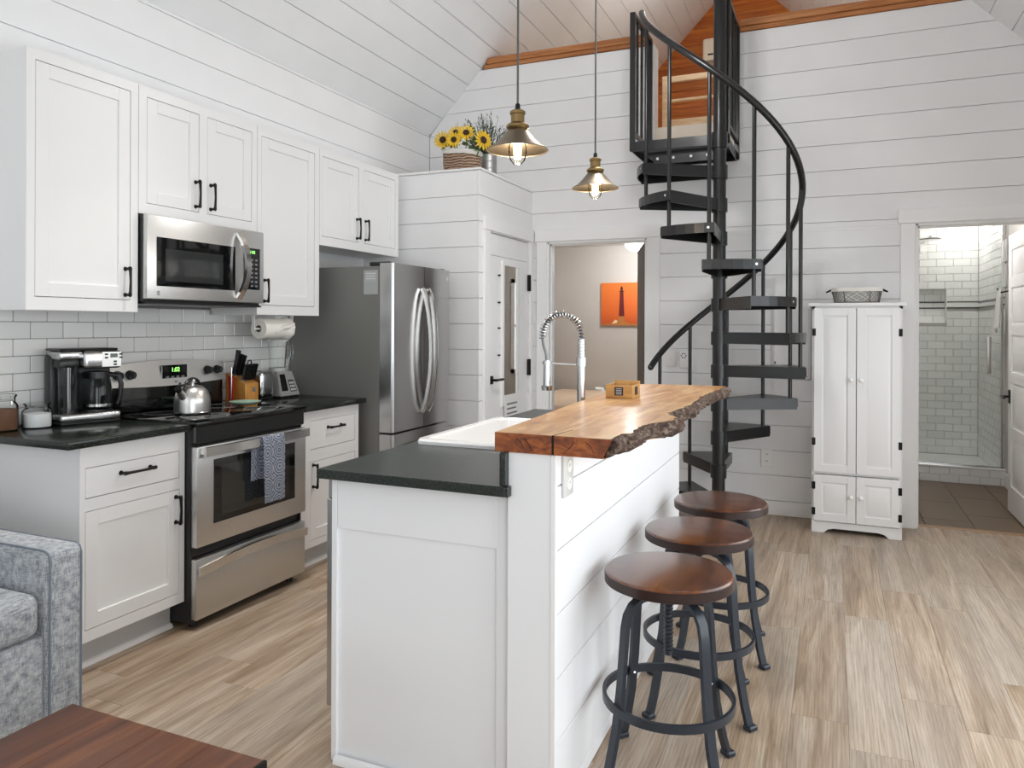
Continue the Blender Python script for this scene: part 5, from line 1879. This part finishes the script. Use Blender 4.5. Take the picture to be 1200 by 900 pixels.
def sunflower(c, d, r, k):
    t = thing('sunflower', ['yellow sunflower farthest out over the fridge end of the basket', 'yellow sunflower tilted upward in the middle of the basket', 'low yellow sunflower facing straight out above the basket rim', 'yellow sunflower raised next to the grey-green sprigs', 'yellow sunflower drooping over the doorway end of the basket'][k], 'flower', c, 'sunflowers in the basket')
    d = Vector(d).normalized()
    m = d.to_track_quat('Z', 'Y').to_matrix()
    c = Vector(c)
    b = B()
    rnd = random.Random(k)
    for ring, n, rr in ((0, 15, 1.0), (1, 13, .86)):
        for i in range(n):
            a = 2 * PI * i / n + ring * .2 + rnd.uniform(-.06, .06)
            w = .17
            z = .006 + ring * .006
            pp = [(r * .3 * math.cos(a - w), r * .3 * math.sin(a - w), z), (r * rr * .7 * math.cos(a - w * .9), r * rr * .7 * math.sin(a - w * .9), z + .006), (r * rr * math.cos(a), r * rr * math.sin(a), z + rnd.uniform(-.006, .008)), (r * rr * .7 * math.cos(a + w * .9), r * rr * .7 * math.sin(a + w * .9), z + .006), (r * .3 * math.cos(a + w), r * .3 * math.sin(a + w), z)]
            b.quad(*[m @ Vector(p) + c for p in pp])
    b.done('petals', PETAL, t, 0)
    B().lathe([(0, .022), (r * .25, .019), (r * .37, .010), (r * .38, .002), (0, 0)], c, 20, m).done('disc', SEEDS, t)
    B().tube([c, c - d * .02 + Vector((0, 0, -.03)), Vector((c.x * .6 + bxc * .4, c.y * .5 + byc * .5, PT + .06))], .004, 6).done('stem', LEAF, t)


for k, (c, d, r) in enumerate((((-2.565, 4.715, PT + .215), (.2, -.95, .1), .072), ((-2.475, 4.735, PT + .262), (.2, -.9, .4), .064), ((-2.47, 4.70, PT + .205), (.3, -.95, 0), .062), ((-2.385, 4.725, PT + .25), (.35, -.9, .35), .07), ((-2.262, 4.735, PT + .19), (.85, -.5, .1), .08))):
    sunflower(c, d, r, k)

pn = thing('tin_planter', 'galvanized tin planter of grey-green sprigs on the pantry top', 'planter', (-2.34, 5.03, PT))
gx_, gy_ = -2.36, 5.03
B().lathe([(0, PT), (.068, PT), (.068, PT + .05), (.07, PT + .052), (.068, PT + .054), (.068, PT + .10), (.07, PT + .102), (.068, PT + .104), (.068, PT + .15), (.072, PT + .153), (.066, PT + .155), (.06, PT + .12), (0, PT + .12)], (gx_, gy_, 0), 28).done('pot', GALV, pn)
b = B()
rnd = random.Random(21)
for k in range(95):
    a = rnd.uniform(0, 2 * PI)
    tilt = rnd.uniform(.05, .95)
    L = rnd.uniform(.2, .36)
    base = Vector((gx_ + rnd.uniform(-.04, .04), gy_ + rnd.uniform(-.04, .04), PT + .12))
    dr_ = Vector((math.cos(a) * math.sin(tilt), math.sin(a) * math.sin(tilt), math.cos(tilt)))
    b.tube([base, base + dr_ * L], [.0016, .0008], 3)
    for j in range(11):
        f = .25 + .75 * j / 11
        p = base + dr_ * (L * f)
        u = (dr_ + Vector((rnd.uniform(-1, 1), rnd.uniform(-1, 1), rnd.uniform(-.3, .6))) * .9).normalized()
        v = u.cross(dr_).normalized()
        s = rnd.uniform(.022, .042)
        b.quad(p, p + u * s * .5 + v * s * .14, p + u * s, p + u * s * .5 - v * s * .14)
g = b.done('sprigs', SAGE, pn, 0)
g['kind'] = 'stuff'

# ------------------------------------------------------------------ bedroom
dk = thing('door_2', 'dark bedroom door swung open into the bedroom', 'door', (BED[1] - .014, YB + .10, 0), kind='structure')
DKW = painted('dark_door_brown', lin(74, 68, 62), .5, .1)  # one dark grey-brown over the whole leaf
ang = R(17.6)
hx0, hy0 = BED[1] - .022, YB + .095
u = Vector((-math.sin(ang), math.cos(ang), 0))
n_ = Vector((math.cos(ang), math.sin(ang), 0))
mm = Matrix((u, n_, Vector((0, 0, 1)))).transposed()
B().obox(Vector((hx0, hy0, 1.015)) + u * .385, (.77, .034, 2.0), mm, .002).done('door_leaf', DKW, dk)
for zc in (.25, 1.05, 1.8):
    B().obox(Vector((hx0, hy0, zc)) - u * .002 - n_ * .012, (.01, .012, .09), mm).done('hinge', HANDLE, dk)
B().obox(Vector((hx0, hy0, .98)) + u * .70 + n_ * .03, (.02, .05, .02), mm, .004).obox(Vector((hx0, hy0, .98)) + u * .66 + n_ * .055, (.11, .014, .018), mm, .004).done('door_lever', HANDLE, dk)

pc = thing('wall_picture', 'orange canvas print of a lighthouse on the bedroom wall', 'picture', (-2.2, YG - .03, 1.36))
x0, x1, z0, z1, yp = -2.592, -1.90, 1.362, 1.875, YG - .03
mp_ = M('sunset_print').set(rough=.6)
_sep = mp_.n('ShaderNodeSeparateXYZ')
mp_.l(mp_.coords(), _sep.inputs[0])
mp_.color(mp_.ramp(_sep.outputs[2], [(0, lin(196, 84, 34)), (.15, lin(222, 104, 40)), (.5, lin(232, 124, 52))]))
box('canvas', mp_.m, pc, x0, x1, yp, YG, z0, z1, .003)
LH = plain('lighthouse_red', lin(104, 26, 30), .7)
lx_ = -2.336
B().prism([(lx_ - .034, z0 + .11), (lx_ + .034, z0 + .11), (lx_ + .02, z1 - .10), (lx_ - .02, z1 - .10)], 'y', yp - .0015, yp).done('printed_tower', LH, pc)
B().prism([(lx_ - .03, z1 - .11), (lx_ + .03, z1 - .11), (lx_ + .03, z1 - .098), (lx_ - .03, z1 - .098)], 'y', yp - .002, yp).prism([(lx_ - .014, z1 - .098), (lx_ + .014, z1 - .098), (lx_ + .014, z1 - .06), (lx_, z1 - .038), (lx_ - .014, z1 - .06)], 'y', yp - .0015, yp).done('printed_lantern', plain('lighthouse_dark', lin(60, 22, 28), .7), pc)
B().prism([(x0, z0), (x1, z0), (x1, z0 + .015), (lx_ + .11, z0 + .02), (lx_ + .04, z0 + .05), (lx_ + .03, z0 + .11), (lx_ - .03, z0 + .11), (lx_ - .06, z0 + .04), (x0 + .1, z0 + .022), (x0, z0 + .01)], 'y', yp - .001, yp).done('printed_dune', plain('dune_ochre', lin(186, 120, 60), .7), pc)
B().prism([(lx_ - .12, z0 + .02), (lx_ - .06, z0 + .03), (lx_ - .05, z0 + .055), (lx_ - .075, z0 + .07), (lx_ - .1, z0 + .045)], 'y', yp - .002, yp - .0005).done('printed_cottage', plain('cottage_white', lin(240, 214, 176), .7), pc)

cl_ = thing('ceiling_lamp', 'flush dome ceiling lamp in the bedroom', 'ceiling lamp', (-1.985, 8.07, 2.325))
B().lathe([(0, 2.325), (.10, 2.325), (.105, 2.31), (.10, 2.285), (.13, 2.28), (.132, 2.268), (0, 2.268)], (-1.985, 8.07, 0), 32).done('pan', HANDLE, cl_)
B().lathe([(.128, 2.268), (.125, 2.235), (.10, 2.20), (.06, 2.178), (0, 2.17)], (-1.985, 8.07, 0), 32).done('dome', glow('lit_opal_glass', (1, .97, .92, 1), 7), cl_)
p = point_light('bedroom_lamp_light', (-1.985, 8.07, 2.08), 30, (1, .98, .96), .12)

bd = thing('bed', 'bed with a cream blanket in the bedroom', 'bed', (-2.2, 7.6, 0))
box('bed_base', PALEWOOD, bd, -3.1, -1.7, 6.9, 8.75, .1, .32)
box('mattress', LINEN, bd, -3.08, -1.72, 6.92, 8.72, .321, .52, .05, 3)
CREAM = painted('cream_blanket', lin(236, 214, 188), .9, .08, .4)
B().box(-3.11, -1.69, 6.89, 8.76, .30, .58, .05, 4).done('blanket', CREAM, bd, 60)
for lx in (-3.05, -1.75):
    for ly in (6.95, 8.7):
        box('leg', PALEWOOD, bd, lx - .03, lx + .03, ly - .03, ly + .03, 0, .1)

# ------------------------------------------------------------------ bathroom
BX0, BX1, CY = .36, 1.352, 7.519
tag(box('wall_bath', BEIGE, None, BX1, BX1 + .1, YB + .12, YG, 0, 2.6), 'pale bathroom side wall behind the open door', 'wall', kind='structure')
tag(box('ceiling_bath', CEIL, None, BX0, BX1, YB + .12, YG, 2.40, 2.46), 'flat white bathroom ceiling', 'ceiling', kind='structure')
bf = B().box(BX0, BX1, YB + .10, CY + .12, -.06, -.008).done('floor_bath', plain('dark_grout', lin(84, 72, 60), .9))
tag(bf, 'brown large-format tile bathroom floor', 'floor', kind='structure')
k = 0
for xa, xb in ((BX0, .58), (.583, .883), (.886, 1.186), (1.189, BX1)):
    y = YB + .10 - (.0, .36, .14, .42)[k]
    while y < CY:
        a, b = max(y, YB + .10), min(y + .61, CY)
        if b - a > .02:
            box('floor_tile', BROWNTILE, bf, xa, xb, a + .0015, b - .0015, -.008, 0, .001)
        y += .61
    k += 1
th = B()
th.hull([(.5, YB + .07, .0005), (1.26, YB + .07, .0005), (1.26, YB + .125, .0005), (.5, YB + .125, .0005)], [(.5, YB + .082, .008), (1.26, YB + .082, .008), (1.26, YB + .113, .008), (.5, YB + .113, .008)])
tag(th.done('trim_4', plain('threshold_brown', lin(150, 118, 88), .5)), 'brown threshold strip at the bathroom doorway', 'threshold', kind='structure')
# shower
cu = box('shower_curb', GROUT2, None, BX0, BX1, CY, CY + .11, 0, .134)
tag(cu, 'white tiled curb at the foot of the shower', 'shower curb')
ORI[cu] = Vector((0, 0, 0))
for r in range(2):
    x = .40 - (.076 if r else 0)
    while x < BX1:
        a, b = max(x, BX0), min(x + .152, BX1)
        if b - a > .02:
            tile('y', (a + .0015, CY + .002, .001 + .067 * r), round(b - a - .003, 3), .064, cu)
        x += .152
box('curb_cap', CERAMIC, cu, BX0, BX1, CY - .012, CY + .115, .134, .148, .003)
sbk = thing('wall_shower_back', 'white subway tile back wall of the shower with a niche', 'shower wall', kind='structure')
NI = (.80, 1.06, 1.40, 1.775)
gb = B()
gy = YG - .004
gb.box(BX0, NI[0], gy, gy + .012, .0, 2.40).box(NI[1], BX1, gy, gy + .012, 0, 2.40).box(NI[0], NI[1], gy, gy + .012, 0, NI[2]).box(NI[0], NI[1], gy, gy + .012, NI[3], 2.40)
gb.done('grout', GROUT2, sbk)
ni = B()
ni.box(NI[0] - .004, NI[0], gy - .010, gy + .01, NI[2], NI[3]).box(NI[1], NI[1] + .004, gy - .010, gy + .01, NI[2], NI[3])
ni.done('niche_edge', CERAMIC, sbk)
box('niche_back', GROUT2, sbk, NI[0], NI[1], gy + .095, gy + .10, NI[2], NI[3])
nl = B()
nl.box(NI[0], NI[0] + .004, gy + .012, gy + .095, NI[2], NI[3]).box(NI[1] - .004, NI[1], gy + .012, gy + .095, NI[2], NI[3]).box(NI[0], NI[1], gy + .012, gy + .095, NI[2], NI[2] + .006).box(NI[0], NI[1], gy + .012, gy + .095, NI[3] - .004, NI[3])
nl.done('niche_lining', CERAMIC, sbk)
for k in range(3):
    for j in range(5):
        a = NI[0] + .15 * k - (.075 if j % 2 else 0)
        a2, b2 = max(a, NI[0]), min(a + .148, NI[1])
        if b2 - a2 > .02:
            tile('y', (a2 + .001, gy + .097, NI[2] + .075 * j + .001), round(b2 - a2 - .002, 3), .072, sbk, .004)
TW2, TH2 = .1535, .0765
rr_ = 0
z = .14 - TH2
while z < 2.40:
    h = min(TH2, 2.40 - z)
    x = BX1 - TW2 * 4 - (TW2 / 2 if rr_ % 2 else 0)
    while x < BX1 - .01:
        for a, b in spans(max(x, .72), min(x + TW2, BX1 - .013), z, z + h, [NI]):
            if b - a > .012 and h > .01 and not (1.55 < z + h / 2 < 1.62):
                tile('y', (a + .001, gy + .002, z + .001), round(b - a - .002, 3), round(h - .002, 3), sbk)
        x += TW2
    z += TH2
    rr_ += 1
for zz in (1.548, 1.608):
    for a, b, yo in ((.7, NI[0], 0), (NI[1], BX1, 0), (NI[0], NI[1], .094)):
        box('pencil_liner', LINER, sbk, a, b, gy - .010 + yo, gy + .001 + yo, zz, zz + .012, .003)
for a, b in ((.7, NI[0]), (NI[1], BX1)):
    box('accent_tile', TILE, sbk, a, b, gy - .007, gy + .001, 1.561, 1.607)
sbs = thing('wall_shower_side', 'white subway tile side wall of the shower', 'shower wall', kind='structure')
box('grout', GROUT2, sbs, BX1 - .008, BX1 - .002, CY + .03, YG - .013, .0, 2.40)
z = .14 - TH2
rr_ = 0
while z < 2.40:
    h = min(TH2, 2.40 - z)
    y = YG - .013 - TW2 * 9 - (0 if rr_ % 2 else TW2 / 2)
    while y < YG - .02:
        a, b = max(y, CY + .03), min(y + TW2, YG - .013)
        if b - a > .012 and h > .01 and not (1.55 < z + h / 2 < 1.62):
            tile('x', (BX1 - .012, a + .001, z + .001), round(b - a - .002, 3), round(h - .002, 3), sbs)
        y += TW2
    z += TH2
    rr_ += 1
for zz in (1.548, 1.608):
    box('pencil_liner', LINER, sbs, BX1 - .016, BX1 - .004, CY + .03, YG - .014, zz, zz + .012, .003)
box('accent_tile', TILE, sbs, BX1 - .012, BX1 - .004, CY + .03, YG - .014, 1.561, 1.607)
tag(box('floor_shower', CERAMIC, None, BX0, BX1 - .009, CY + .111, YG - .014, -.06, .06), 'white shower tray behind the tiled curb', 'floor', kind='structure')
sgl = thing('shower_screen', 'clear glass shower screen with chrome edge and pull', 'shower screen', (.85, CY + .055, .148))
box('glass_pane', SHOWERGLASS, sgl, BX0 + .01, 1.325, CY + .05, CY + .058, .152, 2.08)
B().box(1.325, 1.338, CY + .042, CY + .066, .149, 2.39).box(BX0 + .005, 1.338, CY + .042, CY + .066, .149, .157).done('edge_channel', CHROME, sgl)
B().box(1.215, 1.245, CY + .012, CY + .03, .955, 1.275, .006, 2).cyl((1.23, CY + .03, 1.0), (1.23, CY + .05, 1.0), .008, n=8).cyl((1.23, CY + .03, 1.23), (1.23, CY + .05, 1.23), .008, n=8).done('pull_handle', STEEL, sgl)
for z_ in (1.70, 1.915):
    box('hinge_plate', STEEL, sgl, 1.338, 1.350, CY - .07, CY + .04, z_, z_ + .19, .002)
hk = thing('towel_hook', 'dark metal towel hook on the bathroom wall', 'hook', (1.34, 7.40, 1.6))
B().box(1.342, 1.352, 7.30, 7.345, 1.60, 1.69, .002).tube([(1.342, 7.32, 1.66), (1.27, 7.32, 1.645), (1.25, 7.32, 1.68)], .006, 8).done('hook', HANDLE, hk)
tl = thing('bath_towel', 'white folded towel hanging from the bathroom hook', 'towel', (1.29, 7.30, 1.35))
b = B()
gr = []
for i in range(9):
    f = i / 8
    row = []
    for j in range(15):
        s = j / 14
        w = .05 + .07 * f
        yy = 7.32 + (s - .5) * 2 * w
        xx = 1.262 + .018 * math.sin(s * 4 * PI) * (.3 + .7 * f) - .02 * f
        row.append(b.bm.verts.new((xx, yy, 1.672 - (.36 if s > .45 else .32) * f)))
    gr.append(row)
for A, C in zip(gr, gr[1:]):
    for j in range(14):
        b.bm.faces.new((A[j], A[j + 1], C[j + 1], C[j]))
bmesh.ops.solidify(b.bm, geom=b.bm.faces[:], thickness=.01)
b.done('cloth', TERRY, tl, 60)
shd = thing('rain_shower', 'round chrome rain shower head on a wall arm', 'shower', (.86, 8.2, 2.2))
B().tube([(.86, 8.79, 2.235), (.86, 8.4, 2.245), (.86, 8.25, 2.235), (.86, 8.22, 2.215)], .010, 10).done('arm', CHROME, shd)
B().lathe([(0, 2.222), (.02, 2.22), (.1, 2.208), (.104, 2.198), (.1, 2.194), (0, 2.194)], (.86, 8.22, 0), 28).done('rose', CHROME, shd)
# bathroom door, swung open
d3_ = thing('door_3', 'white five-panel bathroom door swung open with black lever', 'door', (1.2, 6.2, 0), kind='structure')
dx0, dx1, dy0, dy1 = 1.186, 1.221, YB + .128, 6.525
st_ = .095
b = B()
b.box(dx0, dx1, dy0, dy0 + st_, .012, 2.03).box(dx0, dx1, dy1 - st_, dy1, .012, 2.03)
zc = [.012, .20, .555, .63, .955, 1.03, 1.30, 1.375, 1.645, 1.72, 1.92, 2.03]
for a, c in zip(zc[0::2], zc[1::2]):
    b.box(dx0, dx1, dy0 + st_, dy1 - st_, a, c)
b.done('door_frame', TRIM, d3_)
for a, c in zip(zc[1:-1:2], zc[2::2]):
    pb_ = B()
    pb_.box(dx0 + .010, dx1 - .010, dy0 + st_, dy1 - st_, a, c)
    e = .03
    pb_.hull([(dx0 + .010, dy0 + st_ + .012, a + .012), (dx0 + .010, dy1 - st_ - .012, a + .012), (dx0 + .010, dy1 - st_ - .012, c - .012), (dx0 + .010, dy0 + st_ + .012, c - .012)],
             [(dx0 + .004, dy0 + st_ + e, a + e), (dx0 + .004, dy1 - st_ - e, a + e), (dx0 + .004, dy1 - st_ - e, c - e), (dx0 + .004, dy0 + st_ + e, c - e)])
    pb_.done('door_panel', TRIM, d3_, 20)
lv = B()
lv.box(dx0 - .008, dx0, dy1 - .085, dy1 - .035, .80, .90, .003).cyl((dx0 - .008, dy1 - .06, .85), (dx0 - .055, dy1 - .06, .85), .009, n=10).box(dx0 - .062, dx0 - .048, dy1 - .18, dy1 - .05, .841, .859, .004)
lv.done('door_lever', HANDLE, d3_)
tag(box('baseboard_bath', TRIM, None, BX1 - .014, BX1, YB + .13, CY - .002, 0, .12, .003), 'white baseboard along the bathroom side wall', 'baseboard', kind='structure')
bl_ = thing('recessed_light', 'round recessed downlight above the shower', 'ceiling light', (1.12, 8.45, 2.40))
B().lathe([(.055, 2.398), (.07, 2.398), (.07, 2.394), (.055, 2.394)], (1.12, 8.45, 0), 24).done('trim_ring', TRIM, bl_)
B().cyl((1.12, 8.45, 2.3955), (1.12, 8.45, 2.399), .054, n=24).done('lens', glow('lit_lens', (1, .97, .92, 1), 10), bl_)
point_light('shower_light', (1.12, 8.45, 2.30), 6, (1, .96, .9), .05)
bl2 = thing('vanity_globe', 'round globe lamp on the bathroom ceiling', 'ceiling light', (.75, 6.7, 2.40))
B().cyl((.75, 6.7, 2.37), (.75, 6.7, 2.40), .06, n=24).done('pan', CHROME, bl2)
B().ball((.75, 6.7, 2.30), .075, n=20).done('globe', glow('lit_globe', (1, .97, .92, 1), 6), bl2)
point_light('bath_light', (.75, 6.7, 2.16), 17, (1, .97, .93), .1)

# ------------------------------------------------------------------ loft
acu = thing('air_conditioner', 'white mini-split air conditioner on the cedar gable wall', 'air conditioner', (-1.0, YG - .1, 4.3))
B().box(-1.37, -.60, YG - .20, YG - .001, 4.31, 4.60, .03, 3).done('housing', plain('cream_plastic', lin(236, 226, 208), .4), acu)
box('louver', plain('louver_greige', lin(150, 140, 126), .5), acu, -1.34, -.63, YG - .203, YG - .19, 4.318, 4.345)  # strip in a darker greige than the housing
box('display', BLACK, acu, -1.31, -1.25, YG - .202, YG - .199, 4.40, 4.42)
hb = thing('loft_bed', 'pale pine bed end with rails in the loft', 'bed', (-1.2, 7.3, 2.83))
for x_ in (-1.52, -.55):
    box('post', PALEWOOD, hb, x_, x_ + .055, 7.17, 7.225, 2.83, 3.75, .004)
for a, c in ((3.69, 3.745), (3.50, 3.525), (3.17, 3.33)):
    box('rail', PALEWOOD, hb, -1.465, -.55, 7.18, 7.215, a, c, .004)
box('mattress', LINEN, hb, -1.50, -.52, 7.23, 8.7, 3.0, 3.25, .05, 3)
box('side_rail', PALEWOOD, hb, -1.515, -1.49, 7.225, 8.72, 2.95, 3.12)
box('side_rail', PALEWOOD, hb, -.53, -.505, 7.225, 8.72, 2.95, 3.12)
ll = thing('loft_lamp', 'warm globe lamp hanging in the loft', 'lamp', (-1.0, 6.7, 4.6))
B().ball((-1.0, 6.7, 4.62), .08, n=16).done('globe', glow('warm_globe', (1, .8, .5, 1), 6), ll)
B().cyl((-1.0, 6.7, 4.69), (-1.0, 6.7, 5.32), .006, n=8).done('cord', HANDLE, ll)
point_light('loft_light', (-1.0, 6.7, 4.5), 20, (1, .98, .95), .1)
